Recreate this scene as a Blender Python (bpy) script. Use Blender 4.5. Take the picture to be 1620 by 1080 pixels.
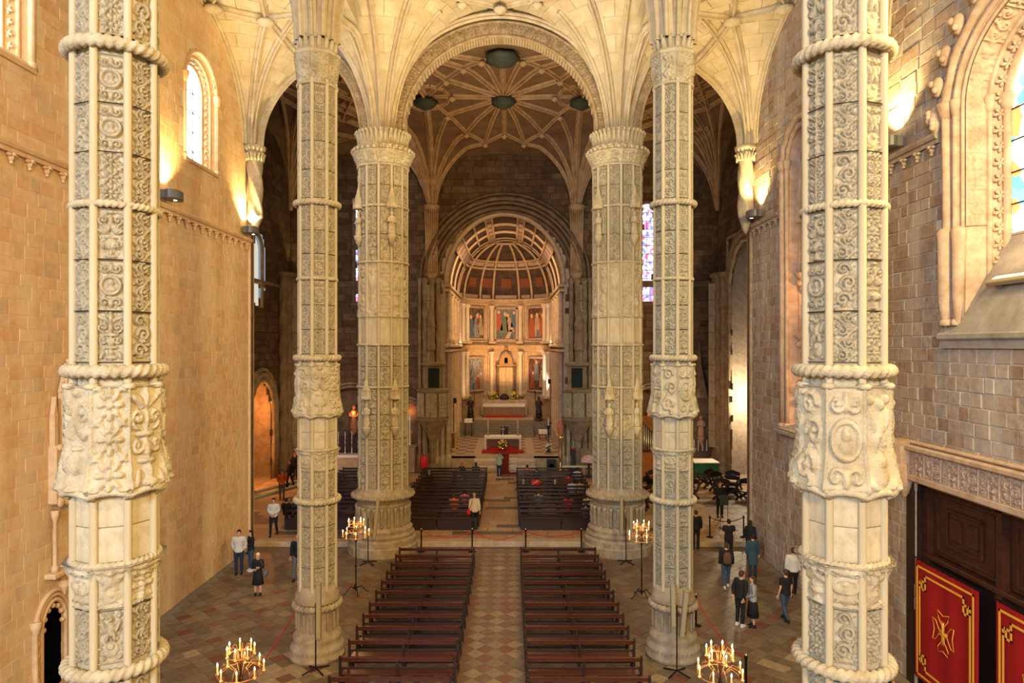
import bpy, math, random
import numpy as np
from mathutils import Vector, Matrix
PI = math.pi
rnd = random.Random(7)
S = bpy.context.scene
COL = S.collection
for o in list(bpy.data.objects): bpy.data.objects.remove(o)

# ---------------- camera, world, lights, exposure ----------------
CX, CZ, F = 0.44, 9.1, 1080.0
cd = bpy.data.cameras.new('camera'); cam = bpy.data.objects.new('camera', cd); COL.objects.link(cam)
cam.location = (CX, 0, CZ); cam.rotation_euler = (PI/2, 0, 0)
cd.sensor_width = 36; cd.lens = 24; cd.shift_x = 3/1620; cd.shift_y = 7/1620
cd.clip_start = 0.1; cd.clip_end = 300
S.camera = cam
S.view_settings.view_transform = 'Standard'; S.view_settings.look = 'None'
S.view_settings.gamma = 1; S.view_settings.use_curve_mapping = False
S.view_settings.exposure = EXPOSURE = 0.22
w = bpy.data.worlds.new('world'); S.world = w; w.use_nodes = True
w.node_tree.nodes['Background'].inputs[0].default_value = (0.75, 0.85, 1.0, 1)
w.node_tree.nodes['Background'].inputs[1].default_value = 0.3
S.cycles.max_bounces = 5; S.cycles.diffuse_bounces = 3; S.cycles.glossy_bounces = 2
S.cycles.caustics_reflective = False; S.cycles.caustics_refractive = False
S.cycles.sample_clamp_indirect = 4
WARM = (1.0, 0.72, 0.42); AMBER = (1.0, 0.5, 0.18); COOL = (0.62, 0.78, 1.0); YEL = (1.0, 0.75, 0.3)
def aim(o, tgt):
    d = Vector(tgt) - o.location
    o.rotation_euler = d.to_track_quat('-Z', 'Y').to_euler()
def area(name, loc, tgt, sx, sy, power, col):
    l = bpy.data.lights.new(name, 'AREA'); l.shape = 'RECTANGLE'; l.size = sx; l.size_y = sy
    l.energy = power; l.color = col
    o = bpy.data.objects.new(name, l); COL.objects.link(o); o.location = loc; aim(o, tgt); return o
def spot(name, loc, tgt, ang, power, col, r=0.1, blend=0.6):
    l = bpy.data.lights.new(name, 'SPOT'); l.spot_size = math.radians(ang); l.spot_blend = blend
    l.shadow_soft_size = r; l.energy = power; l.color = col
    o = bpy.data.objects.new(name, l); COL.objects.link(o); o.location = loc; aim(o, tgt); return o
def point(name, loc, power, col, r=0.1):
    l = bpy.data.lights.new(name, 'POINT'); l.shadow_soft_size = r; l.energy = power; l.color = col
    o = bpy.data.objects.new(name, l); COL.objects.link(o); o.location = loc; return o
# daylight of the west rose window, then warm fill lights added without fixtures
area('west_rose_light', (-7.5, -14.0, 15.0), (1, 24, 9), 5, 5, 6600, (.48, .72, 1.0))
area('west_fill', (5.0, -12.0, 16.5), (-11, 20, 8), 4, 3, 5000, (1, .66, .28))  # added warm fill aimed at the left wall
area('south_fill', (9.5, 8.0, 15.5), (-4, 28, 9), 2, 2, 1500, YEL)  # added yellow raking light for the right-hand pillar faces
area('nave_vault_fill', (0, 24.5, 12.5), (0, 25.2, 24), 7, 6, 1000, (1, .80, .50)).data.spread = math.radians(125)  # added upward fill to brighten the vault, hanging free in the nave
spot('pier_fill', (6.1, 21.3, 3.0), (5.9, 30.6, 9.5), 50, 1500, (1, .68, .2), .15)  # unseen spot added behind the pillar to light the crossing pier yellow
area('nave_floor_flood', (-2, 24.0, 17.0), (-3, 24, 0), 5, 6, 300, WARM)
spot('floor_pool', (-4.5, 27, 16), (-8.3, 24.0, 0), 16, 1500, (1, .86, .55), .3)
spot('floor_pool_aisle', (-2.5, 27, 16), (-4.3, 20.5, 0), 12, 900, (1, .86, .6), .3)
# chancel
area('chancel_flood', (0, 50.6, 15.5), (0, 64, 7), 4, 1.5, 650, (1, .58, .27))
area('chancel_vault_flood', (0, 56.0, 13.4), (0, 62, 19), 4, 1.5, 170, (1, .6, .32))
area('chancel_floor_flood', (0, 54.0, 17.0), (0, 56, 1), 4, 4, 330, (1, .72, .45))
# transept
point('left_transept_fill', (-12.6, 44.0, 4.5), 90, (1, .6, .3), .3)  # unseen light added to brighten the dark left pilaster
point('right_transept_fill', (12.6, 44.5, 5.5), 90, (1, .55, .25), .3)  # unseen orange light added for the right side as well
area('transept_flood', (0, 38.0, 19.0), (0, 40, 0), 16, 6, 250, (1, .60, .28))
area('transept_vault_flood', (0, 40.0, 13.0), (0, 40, 24), 9, 5, 420, (1, .6, .28))

# ---------------- materials ----------------
MATS = {}
def mat(name, col, rough=0.8, noise=0.0, nscale=4.0, bump=0.0, bscale=30.0, metal=0.0, emit=None, estr=0, spec=0.3, col2=None, ramp=None, attr=None, anoise=0.25, stain=None):
    if name in MATS: return MATS[name]
    m = bpy.data.materials.new(name); m.use_nodes = True; MATS[name] = m
    nt = m.node_tree; N = nt.nodes; L = nt.links; b = N['Principled BSDF']
    b.inputs['Base Color'].default_value = (*col, 1); b.inputs['Roughness'].default_value = rough
    b.inputs['Metallic'].default_value = metal; b.inputs['Specular IOR Level'].default_value = spec
    tc = N.new('ShaderNodeTexCoord')
    out = None
    if ramp:
        r = N.new('ShaderNodeValToRGB'); e = r.color_ramp.elements
        e[0].position = ramp[0][0]; e[0].color = (*ramp[0][1], 1); e[1].position = ramp[1][0]; e[1].color = (*ramp[1][1], 1)
        for p, c in ramp[2:]:
            k = e.new(p); k.color = (*c, 1)
        if attr:
            a = N.new('ShaderNodeAttribute'); a.attribute_name = attr
            L.new(a.outputs['Fac'], r.inputs[0])
        out = r.outputs[0]
    if noise > 0:
        n = N.new('ShaderNodeTexNoise'); n.inputs['Scale'].default_value = nscale; n.inputs['Detail'].default_value = 6
        n.inputs['Roughness'].default_value = 0.65
        if attr: gp_ = N.new('ShaderNodeNewGeometry'); L.new(gp_.outputs['Position'], n.inputs[0])
        else: L.new(tc.outputs['Object'], n.inputs[0])
        mx = N.new('ShaderNodeMix'); mx.data_type = 'RGBA'; mx.blend_type = 'MULTIPLY'
        rr = N.new('ShaderNodeValToRGB'); rr.color_ramp.elements[0].position = .3; rr.color_ramp.elements[1].position = .7
        c2 = col2 or (1-noise,)*3
        rr.color_ramp.elements[0].color = (*c2, 1); rr.color_ramp.elements[1].color = (1, 1, 1, 1)
        L.new(n.outputs[0], rr.inputs[0]); mx.inputs[0].default_value = 1
        if out: L.new(out, mx.inputs[6])
        else: mx.inputs[6].default_value = (*col, 1)
        L.new(rr.outputs[0], mx.inputs[7]); out = mx.outputs[2]
    if stain:      # vertical washes of another colour, stretched along z
        mp = N.new('ShaderNodeMapping'); mp.inputs['Scale'].default_value = stain[1]
        geo = N.new('ShaderNodeNewGeometry'); L.new(geo.outputs['Position'], mp.inputs[0])
        n3 = N.new('ShaderNodeTexNoise'); n3.inputs['Scale'].default_value = 1; n3.inputs['Detail'].default_value = 5
        L.new(mp.outputs[0], n3.inputs[0])
        r3 = N.new('ShaderNodeValToRGB'); r3.color_ramp.elements[0].position = .48; r3.color_ramp.elements[1].position = .68
        r3.color_ramp.elements[0].color = (0, 0, 0, 1); r3.color_ramp.elements[1].color = (stain[2],)*3+(1,)
        L.new(n3.outputs[0], r3.inputs[0])
        m3 = N.new('ShaderNodeMix'); m3.data_type = 'RGBA'; L.new(r3.outputs[0], m3.inputs[0])
        if out: L.new(out, m3.inputs[6])
        else: m3.inputs[6].default_value = (*col, 1)
        m3.inputs[7].default_value = (*stain[0], 1); out = m3.outputs[2]
    if out: L.new(out, b.inputs['Base Color'])
    if bump > 0:
        n2 = N.new('ShaderNodeTexNoise'); n2.inputs['Scale'].default_value = bscale; n2.inputs['Detail'].default_value = 8
        if attr: gp2 = N.new('ShaderNodeNewGeometry'); L.new(gp2.outputs['Position'], n2.inputs[0])
        else: L.new(tc.outputs['Object'], n2.inputs[0])
        bp = N.new('ShaderNodeBump'); bp.inputs['Strength'].default_value = bump; bp.inputs['Distance'].default_value = .02
        L.new(n2.outputs[0], bp.inputs['Height']); L.new(bp.outputs[0], b.inputs['Normal'])
    if emit:
        b.inputs['Emission Color'].default_value = (*emit, 1); b.inputs['Emission Strength'].default_value = estr
    return m
STONE = mat('carved_limestone', (.57, .50, .355), .85, .35, 3, .9, 26, col2=(.62, .56, .46))
STONE_PLAIN = mat('smooth_limestone', (.56, .50, .36), .85, .25, 2.2, .25, 18, col2=(.72, .64, .52))
STONE_LOW = mat('worn_limestone', (.44, .37, .26), .85, .4, 3, .3, 30, col2=(.55, .47, .38))
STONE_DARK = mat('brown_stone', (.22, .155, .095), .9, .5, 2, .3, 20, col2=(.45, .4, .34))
STONE_MID = mat('tan_stone', (.36, .28, .18), .9, .45, 2, .3, 20, col2=(.5, .44, .36))
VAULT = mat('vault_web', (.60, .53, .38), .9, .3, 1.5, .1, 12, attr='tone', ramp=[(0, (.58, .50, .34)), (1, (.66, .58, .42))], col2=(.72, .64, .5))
VJOINT = mat('vault_joint', (.46, .39, .26), .9)
RIBM = mat('rib_stone', (.58, .50, .36), .85, .3, 2, .15, 20, col2=(.66, .58, .44))
LBLOCK = mat('sandstone_block', (.7, .5, .3), .9, .28, 5, .2, 25, attr='tone', col2=(.82, .72, .6),
    ramp=[(0, (.76, .49, .26)), (.35, (.81, .57, .33)), (.7, (.83, .62, .37)), (1, (.67, .50, .31))], stain=((.86, .70, .44), (.7, .7, .12), .6))
LJOINT = mat('pale_mortar', (.88, .72, .50), .9, .2, 8)
RBLOCK = mat('grey_lit_block', (.4, .3, .2), .9, .4, 6, .45, 22, attr='tone', col2=(.6, .55, .5),
    ramp=[(0, (.33, .23, .16)), (.4, (.41, .31, .225)), (.75, (.46, .38, .30)), (1, (.38, .345, .32))], stain=((.52, .47, .40), (1.2, 1.2, .15), .55))  # same stone as left wall; its different light is put into these tones
LPLAIN = mat('plain_sandstone', (.78, .57, .34), .9, .3, 4, .25, 25, col2=(.8, .7, .58))
RPLAIN = mat('plain_grey_stone', (.42, .33, .25), .9, .4, 4, .3, 22, col2=(.62, .57, .5))  # right wall trim follows the same light-tinted grey
RJOINT = mat('white_mortar', (.66, .61, .54), .9, .4, 9)
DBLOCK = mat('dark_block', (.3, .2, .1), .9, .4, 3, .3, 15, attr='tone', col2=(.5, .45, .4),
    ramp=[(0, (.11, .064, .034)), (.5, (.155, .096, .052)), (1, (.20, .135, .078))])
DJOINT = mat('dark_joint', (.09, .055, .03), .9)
TILE = mat('floor_tile', (.4, .3, .2), .42, .35, 6, .1, 12, spec=.45, attr='tone', col2=(.6, .55, .5),
    ramp=[(0, (.38, .29, .18)), (.25, (.25, .19, .12)), (.5, (.155, .12, .08)), (.72, (.19, .115, .075)), (.8, (.20, .078, .048)), (1, (.155, .056, .036))])
TJOINT = mat('floor_joint', (.24, .2, .14), .8, .3, 8)
SLAB = mat('platform_slab', (.5, .35, .2), .5, .35, 4, .1, 12, spec=.4, attr='tone', col2=(.66, .6, .52),
    ramp=[(0, (.58, .42, .24)), (.4, (.50, .32, .17)), (.7, (.44, .26, .14)), (.8, (.16, .12, .09)), (1, (.12, .09, .07))])
MARBLE = mat('chancel_marble', (.52, .42, .29), .55, .25, 3, col2=(.75, .62, .5), spec=.4)
MARBLE_P = mat('pink_marble', (.47, .38, .33), .5, .3, 3, col2=(.7, .55, .48), spec=.4)
MARBLE_W = mat('white_marble', (.66, .57, .44), .5, .2, 3, spec=.4)
WOOD = mat('red_brown_wood', (.085, .020, .010), .22, .4, 9, .05, 40, spec=.5, col2=(.55, .45, .4))
WOOD_B = mat('near_black_wood', (.035, .010, .007), .3, .4, 9, .05, 40, spec=.45, col2=(.55, .45, .4))
WOOD_D = mat('dark_wood', (.035, .016, .012), .4, .4, 9, spec=.4)
DOORW = mat('door_wood', (.075, .028, .015), .5, .5, 5, .1, 30, col2=(.5, .4, .35))
ORGW = mat('organ_wood', (.50, .20, .07), .45, .3, 4, col2=(.7, .55, .45))
IRON = mat('black_iron', (.015, .014, .014), .45, metal=.6)
LAMPM = mat('lamp_grey', (.14, .14, .13), .45, metal=.3)
GOLD = mat('gilt_brass', (.75, .50, .18), .3, metal=.9)
SILVER = mat('silver_pipe', (.6, .58, .55), .3, metal=.9)
RED = mat('red_banner_cloth', (.36, .008, .008), .8, .12, 3)
REDROPE = mat('red_rope', (.45, .02, .015), .7)
GOLDC = mat('gold_braid', (.80, .42, .05), .6)
REDC = mat('red_carpet', (.42, .02, .015), .9)
WHITEC = mat('white_cloth', (.80, .76, .68), .8)
BLACK = mat('plain_black', (.003, .003, .003), 1, spec=0)  # plain black; on openings it stands for the shade inside
LEAD = mat('sill_slate', (.38, .35, .31), .8, .4, 2, .3, 12, col2=(.6, .56, .5))
GLOWW = mat('daylit_glass', (1, 1, 1), .5, emit=(.85, .93, 1.0), estr=11)
FLAME = mat('candle_flame', (1, .8, .4), .5, emit=(1, .62, .25), estr=28)
BULB = mat('lamp_bulb', (1, 1, 1), .5, emit=(1, .8, .5), estr=30)
WAX = mat('candle_wax', (.85, .62, .28), .5, emit=(1, .5, .12), estr=.25)
BEIGE = mat('beige_plastic', (.30, .24, .14), .5)
GREENB = mat('green_bronze', (.045, .06, .04), .6, .5, 5)
GREENC = mat('green_altar_cloth', (.02, .12, .05), .8)
LEAFM = mat('bouquet_leaf', (.03, .08, .02), .7)
YELF = mat('yellow_flower', (.75, .55, .10), .7)
WHITEF = mat('white_flower', (.8, .75, .6), .7)
BRONZE = mat('dark_bronze', (.05, .04, .035), .45, metal=.5)
GREYD = mat('dark_grey_box', (.03, .03, .03), .6)
CHEST = mat('tabernacle_wood', (.50, .34, .17), .45, .45, 14, .4, 30, col2=(.45, .35, .28))

# ---------------- mesh helpers ----------------
def link(o, parent=None):
    COL.objects.link(o)
    if parent is not None: o.parent = parent
    return o
def tag(o, label=None, cat=None, group=None, kind=None):
    if label: o['label'] = label
    if cat: o['category'] = cat
    if group: o['group'] = group
    if kind: o['kind'] = kind
    return o
def thing(name, label, cat, loc=(0, 0, 0), rz=0, group=None, kind=None):
    o = bpy.data.objects.new(name, None); o.empty_display_size = .2
    link(o); o.location = loc; o.rotation_euler.z = rz
    return tag(o, label, cat, group, kind)
def structure(name):
    o = bpy.data.objects.new(name, None); link(o); o['kind'] = 'structure'; return o
class MB:
    def __init__(s): s.v = []; s.f = []; s.t = []; s.mi = []; s.cur = 0
    def add(s, vs, fs, tone=0.5):
        k = len(s.v); s.v.extend([tuple(map(float, p)) for p in vs])
        s.f.extend([tuple(i+k for i in f) for f in fs]); s.t.extend([tone]*len(fs)); s.mi.extend([s.cur]*len(fs)); return s
    def box(s, c, d, rz=0, rx=0, bev=0, ry=0):
        hx, hy, hz = d[0]/2, d[1]/2, d[2]/2
        if bev <= 0:
            P = [(x, y, z) for x in (-hx, hx) for y in (-hy, hy) for z in (-hz, hz)]
            Fs = [(0, 1, 3, 2), (4, 6, 7, 5), (0, 4, 5, 1), (2, 3, 7, 6), (0, 2, 6, 4), (1, 5, 7, 3)]
        else:
            b = min(bev, hx*.9, hy*.9, hz*.9)
            P = []
            for z, q in ((-hz, b), (-hz+b, 0), (hz-b, 0), (hz, b)):
                P += [(-hx+q, -hy+q, z), (hx-q, -hy+q, z), (hx-q, hy-q, z), (-hx+q, hy-q, z)]
            Fs = [(3, 2, 1, 0), (12, 13, 14, 15)]
            for r in range(3):
                for i in range(4):
                    a = r*4+i; bb = r*4+(i+1) % 4; Fs.append((a, bb, bb+4, a+4))
        M = Matrix.Rotation(rz, 3, 'Z') @ Matrix.Rotation(ry, 3, 'Y') @ Matrix.Rotation(rx, 3, 'X')
        P = [tuple(M @ Vector(p) + Vector(c)) for p in P]
        return s.add(P, Fs)
    def tube(s, pts, r, n=8, caps=True, rf=None, up=(0, 0, 1), sx=1.0, closed=False):
        P = [Vector(p) for p in pts]; m = len(P)
        R = r if isinstance(r, (list, tuple)) else [r]*m
        vs = []; nx = None
        for i in range(m):
            if closed: t = P[(i+1) % m]-P[i-1]
            else: t = P[min(i+1, m-1)]-P[max(i-1, 0)]
            t.normalize()
            if nx is None:
                u = Vector(up)
                if abs(t.dot(u)) > .95: u = Vector((1, 0, 0)) if abs(t.x) < .9 else Vector((0, 1, 0))
                nx = t.cross(u).normalized()
            else:
                nx = (nx - t*nx.dot(t)).normalized()
            ny = t.cross(nx)
            for k in range(n):
                a = 2*PI*k/n; q = R[i]*(rf(i, a) if rf else 1)
                vs.append(P[i]+nx*(math.cos(a)*q*sx)+ny*(math.sin(a)*q))
        fs = []
        for i in range(m if closed else m-1):
            j = (i+1) % m
            for k in range(n):
                fs.append((i*n+k, i*n+(k+1) % n, j*n+(k+1) % n, j*n+k))
        if caps and not closed:
            fs.append(tuple(range(n-1, -1, -1))); fs.append(tuple(range((m-1)*n, m*n)))
        return s.add(vs, fs)
    def lathe(s, prof, n=24, c=(0, 0, 0), ph=0, rf=None, caps=True, sx=1, sy=1):
        vs = []
        for (r, z) in prof:
            for k in range(n):
                a = ph+2*PI*k/n; q = r*(rf(a, z) if rf else 1)
                vs.append((c[0]+q*sx*math.cos(a), c[1]+q*sy*math.sin(a), c[2]+z))
        m = len(prof); fs = []
        for i in range(m-1):
            for k in range(n): fs.append((i*n+k, i*n+(k+1) % n, (i+1)*n+(k+1) % n, (i+1)*n+k))
        if caps: fs.append(tuple(range(n-1, -1, -1))); fs.append(tuple(range((m-1)*n, m*n)))
        return s.add(vs, fs)
    def ball(s, c, r, n=10, m=7, sx=1, sy=1, sz=1):
        return s.lathe([(max(.001, r*math.sin(PI*i/m)), -r*sz*math.cos(PI*i/m)) for i in range(m+1)], n, c, sx=sx, sy=sy)
    def loft(s, A, B, flip=False):
        n = len(A); f = [(i, i+1, n+i+1, n+i) for i in range(n-1)]
        if flip: f = [tuple(reversed(q)) for q in f]
        return s.add(list(A)+list(B), f)
    def prism(s, poly, d0, d1, P):      # polygon in plane, P(u,v,d)->xyz
        n = len(poly)
        vs = [P(u, v, d0) for u, v in poly]+[P(u, v, d1) for u, v in poly]
        fs = [tuple(range(n-1, -1, -1)), tuple(range(n, 2*n))]+[(i, (i+1) % n, n+(i+1) % n, n+i) for i in range(n)]
        return s.add(vs, fs)
    def mesh(s, name, m, smooth=True, mats=None):
        me = bpy.data.meshes.new(name); me.from_pydata(s.v, [], s.f)
        for q in (mats or [m]): me.materials.append(q)
        if smooth: me.polygons.foreach_set('use_smooth', [True]*len(s.f))
        if mats: me.polygons.foreach_set('material_index', s.mi)
        if any(t != .5 for t in s.t):
            at = me.attributes.new('tone', 'FLOAT', 'FACE'); at.data.foreach_set('value', s.t)
        me.update()
        return me
    def obj(s, name, m, parent=None, smooth=False, kind=None, mats=None, auto=False):
        me = s.mesh(name, m, smooth or auto, mats)
        if auto: me.set_sharp_from_angle(angle=math.radians(40))
        o = bpy.data.objects.new(name, me); link(o, parent)
        if kind: o['kind'] = kind
        return o
def inst(name, me, parent, loc, rz=0, scale=(1, 1, 1)):
    o = bpy.data.objects.new(name, me); link(o, parent); o.location = loc; o.rotation_euler.z = rz; o.scale = scale; return o
def recalc(me):
    import bmesh
    b = bmesh.new(); b.from_mesh(me); bmesh.ops.recalc_face_normals(b, faces=b.faces); b.to_mesh(me); b.free()
def kids(o): return [c for c in bpy.data.objects if c.parent == o]
def copy_tree(o, loc=None, rz=None, label=None, parent=None, CH=None):
    c = o.copy(); COL.objects.link(c)
    if parent is not None: c.parent = parent
    if loc is not None: c.location = loc
    if rz is not None: c.rotation_euler.z = rz
    if label: c['label'] = label
    for ch in o.children: copy_tree(ch, parent=c)
    return c
def proj(p):
    y = max(p[1], .5); return 807+F*(p[0]-CX)/y, 547-F*(p[2]-CZ)/y
# pieces: list of (4 corner points of the visible face, normal, tone); the largest in view become parts
def pieces(parent, name, items, m, gap=.02, depth=.05, keep=300, jit=.012, stuffname=None):
    sc = []
    for idx, (pts, n, tone) in enumerate(items):
        P = [Vector(p) for p in pts]; c = sum(P, Vector())/len(P)
        x, y = proj(c); s = 0
        if c.y > 2 and -20 < x < 1640 and -20 < y < 1100:
            q = [proj(p) for p in P]
            s = abs(sum(q[i][0]*q[(i+1) % len(q)][1]-q[(i+1) % len(q)][0]*q[i][1] for i in range(len(q))))/2
        sc.append((s, idx))
    sc.sort(reverse=True); top = set(i for s, i in sc[:keep] if s > 40)
    rest = MB(); n4 = None
    for idx, (pts, n, tone) in enumerate(items):
        n = Vector(n).normalized(); P = [Vector(p) for p in pts]; c = sum(P, Vector())/len(P); k = len(P)
        d = n*rnd.uniform(0, jit)
        bk = [p+(c-p).normalized()*gap*.55 - n*depth for p in P]
        md = [p+(c-p).normalized()*gap*.7 - n*gap*.4 + d for p in P]
        fr = [p+(c-p).normalized()*gap*1.25 + d for p in P]
        vs = bk+md+fr; fs = [tuple(range(2*k, 3*k))]
        for r in (0, k): fs += [(r+i, r+(i+1) % k, r+k+(i+1) % k, r+k+i) for i in range(k)]
        # orient
        nn = (fr[1]-fr[0]).cross(fr[2]-fr[1])
        if nn.dot(n) < 0: fs = [tuple(reversed(f)) for f in fs]
        if idx in top:
            b = MB(); b.add([v-c for v in vs], fs, tone); o = b.obj(name, m, parent); o.location = c
        else: rest.add(vs, fs, tone)
    if rest.f: rest.obj(stuffname or name+'s', m, parent, kind='stuff')
def wall_items(P, N, s0, s1, z0, z1, ch, bl, hole, seed):
    """ashlar courses; P(s,z)->xyz"""
    r = random.Random(seed); out = []; z = z0
    while z < z1-.01:
        h = min(ch*r.uniform(.88, 1.14), z1-z); s = s0-r.uniform(0, bl)
        while s < s1:
            l = bl*r.uniform(.6, 1.35); a, b = max(s, s0), min(s+l, s1)
            if b-a > .08 and not hole((a+b)/2, z+h/2, b-a, h):
                out.append(([P(a, z), P(b, z), P(b, z+h), P(a, z+h)], N, r.random()))
            s += l
        z += h
    return out
def arch_pts(c, hw, zb, zs, rise, n=24, pw=1.0):
    """from bottom-left up, over, down to bottom-right: (s,z)"""
    p = [(c-hw, zb), (c-hw, (zb+zs)/2)] if zb < zs-.01 else []
    for i in range(n+1):
        a = PI-PI*i/n; p.append((c+hw*math.cos(a), zs+rise*math.sin(a)**pw))
    if zb < zs-.01: p += [(c+hw, (zb+zs)/2), (c+hw, zb)]
    return p
def in_arch(s, z, c, hw, zb, zs, rise):
    if abs(s-c) >= hw or z < zb: return False
    return z <= zs+rise*math.sqrt(max(0, 1-((s-c)/hw)**2))
# ---------------- carved relief panels (height fields) ----------------
def relief_field(kind, seed, nx=30, nz=60, fill=True):
    r = random.Random(seed)
    X, Z = np.meshgrid(np.linspace(-1, 1, nx+1), np.linspace(0, 4, nz+1))
    H = np.zeros_like(X)
    def blob(cx, cz, rx, rz, a=0, h=1.0, mirror=False):
        nonlocal H
        for sg in ((1, -1) if mirror else (1,)):
            dx = (X-cx*sg); dz = Z-cz; ca, sa = math.cos(a*sg), math.sin(a*sg)
            u = (dx*ca+dz*sa)/rx; v = (-dx*sa+dz*ca)/rz
            H = np.maximum(H, h*np.sqrt(np.clip(1-u*u-v*v, 0, 1)))
    def stroke(pts, rad, h=1.0, mirror=False):
        nonlocal H
        for sg in ((1, -1) if mirror else (1,)):
            for i in range(len(pts)-1):
                ax, az = pts[i][0]*sg, pts[i][1]; bx, bz = pts[i+1][0]*sg, pts[i+1][1]
                L2 = (bx-ax)**2+(bz-az)**2+1e-9
                t = np.clip(((X-ax)*(bx-ax)+(Z-az)*(bz-az))/L2, 0, 1)
                d = np.hypot(X-ax-t*(bx-ax), Z-az-t*(bz-az)); rr = rad
                H = np.maximum(H, h*np.sqrt(np.clip(1-(d/rr)**2, 0, 1)))
    def spiral(cx, cz, R, a0, turns, sg=1, rad=.11, h=.9, mirror=False):
        pts = []
        for i in range(15):
            t = i/14; q = R*(1-t*.85); a = a0+sg*turns*2*PI*t; pts.append((cx+q*math.cos(a), cz+q*math.sin(a)))
        stroke(pts, rad, h, mirror); blob(pts[-1][0], pts[-1][1], .15, .15, 0, 1, mirror)
    def disc(cx, cz, R):
        nonlocal H
        d = np.hypot(X-cx, Z-cz); H = np.where(d < R, np.maximum(.28*(d < R), np.sqrt(np.clip(1-((d-R*.84)/(.16*R+.02))**2, 0, 1))), H)
    if kind == 0:      # running scroll
        pts = [(.5*math.sin(PI*z), z) for z in np.linspace(0, 4, 25)]; stroke(pts, .12, .8)
        for i, z in enumerate((.5, 1.5, 2.5, 3.5)):
            sg = -1 if i % 2 == 0 else 1
            spiral(sg*.28, z, .46, PI/2*(1 if sg > 0 else 1), 1.2, sg, .1)
            for k in range(5):
                a = k*1.25+r.random(); blob(sg*.28+.5*math.cos(a), z+.45*math.sin(a), .24, .12, a, .75)
            blob(-sg*.68, z+.1, .2, .32, .5*sg, .7)
    elif kind == 1:    # candelabrum with volutes
        stroke([(0, 0), (0, 4)], .1, .8)
        blob(0, .35, .5, .2, 0, .9); blob(0, .75, .22, .35, 0, 1); blob(0, 1.15, .55, .14, 0, 1)
        blob(0, 1.6, .34, .38, 0, 1); spiral(.55, 1.75, .33, PI, 1.1, 1, .1, .9, True)
        blob(0, 2.15, .62, .15, 0, 1); spiral(.5, 2.75, .4, -PI/2, 1.2, 1, .1, .9, True)
        blob(0, 2.7, .2, .42, 0, 1)
        for k in range(3): blob(.3+.18*k, 3.35+.08*k, .14, .34, -.5-.3*k, .8, True)
        blob(0, 3.5, .2, .42, 0, 1); blob(.65, .5, .18, .38, .4, .7, True)
    elif kind == 2:    # medallion with bust
        disc(0, 2.0, .82); blob(0, 2.2, .27, .33, 0, 1); blob(0, 1.68, .44, .27, 0, .95); blob(.1, 2.2, .12, .1, 0, 1.15)
        spiral(.45, 3.35, .38, PI, 1.1, 1, .1, .9, True); blob(0, 3.4, .2, .45, 0, .9)
        spiral(.45, .62, .38, PI, 1.1, -1, .1, .9, True); blob(0, .6, .22, .42, 0, .9)
    elif kind == 3:    # rosettes and leaves
        for z in (.7, 2.0, 3.3):
            blob(0, z, .2, .2, 0, 1)
            for k in range(8):
                a = k*PI/4; blob(.44*math.cos(a), z+.44*math.sin(a), .25, .13, a, .85)
        for z in (0.05, 1.35, 2.65, 3.95): blob(.62, z, .33, .13, .6, .8, True); blob(.62, z, .33, .13, -.6, .8, True)
    elif kind == 4:    # vase with bouquet
        blob(0, .2, .48, .13, 0, 1); blob(0, .5, .15, .3, 0, .9); blob(0, 1.15, .56, .48, 0, 1); blob(0, 1.68, .5, .1, 0, 1)
        for k in range(-3, 4): blob(.17*k, 1.1, .07, .36, 0, 1.12)
        for k in range(5): blob(.14+.15*k, 2.2+.10*(4-k), .13, .42, -.25*k, .85, True)
        spiral(.52, 3.1, .38, -PI/2, 1.2, 1, .1, .9, True); blob(0, 3.0, .2, .55, 0, 1); blob(0, 3.75, .35, .18, 0, .9)
    elif kind == 5:    # winged beast tangle
        spiral(-.2, .9, .6, 0, 1.3, 1, .15); spiral(.2, 2.2, .6, PI, 1.3, -1, .15); spiral(-.15, 3.3, .5, 0, 1.2, 1, .13)
        for k in range(16):
            blob(r.uniform(-.8, .8), r.uniform(.1, 3.9), r.uniform(.14, .3), r.uniform(.08, .16), r.uniform(-1.5, 1.5), r.uniform(.6, .95))
    elif kind == 6:    # leafy stalk pairs
        stroke([(0, 0), (0, 4)], .09, .9)
        for k in range(7):
            z = .3+.55*k; spiral(.48, z+.1, .28, PI, .9, 1 if k % 2 else -1, .1, .85, True); blob(.3, z-.12, .3, .1, .6, .9, True); blob(0, z, .16, .12, 0, 1)
    elif kind == 7:    # shield and figure
        blob(0, 1.0, .6, .7, 0, .55); blob(0, 1.25, .38, .36, 0, .9); blob(0, 2.5, .3, .6, 0, 1); blob(0, 3.3, .2, .24, 0, 1.1)
        blob(.5, 2.7, .18, .55, -.4, .85, True); blob(.6, 3.5, .25, .2, .5, .7, True); blob(.62, .35, .28, .16, .5, .8, True)
        for k in range(4): blob(.25, 2.05-.06*k, .1, .4, .2, .9, True)
    for k in range(46 if fill else 0):
        blob(r.uniform(-.85, .85), r.uniform(.1, 3.9), r.uniform(.1, .22), r.uniform(.06, .13), r.uniform(-1.5, 1.5), r.uniform(.22, .5))
    # frame and weathering
    fr = np.maximum(np.clip((np.abs(X)-.9)/.05, 0, 1), np.clip((np.abs(Z-2)-1.93)/.04, 0, 1))
    H = np.maximum(H*np.clip((1-np.abs(X))/.08, 0, 1)*np.clip((2-np.abs(Z-2))/.08, 0, 1), fr*.75)
    rs = np.random.RandomState(seed); H = H*(1-.10*rs.rand(*H.shape))
    return X/2, Z/4, H
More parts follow.
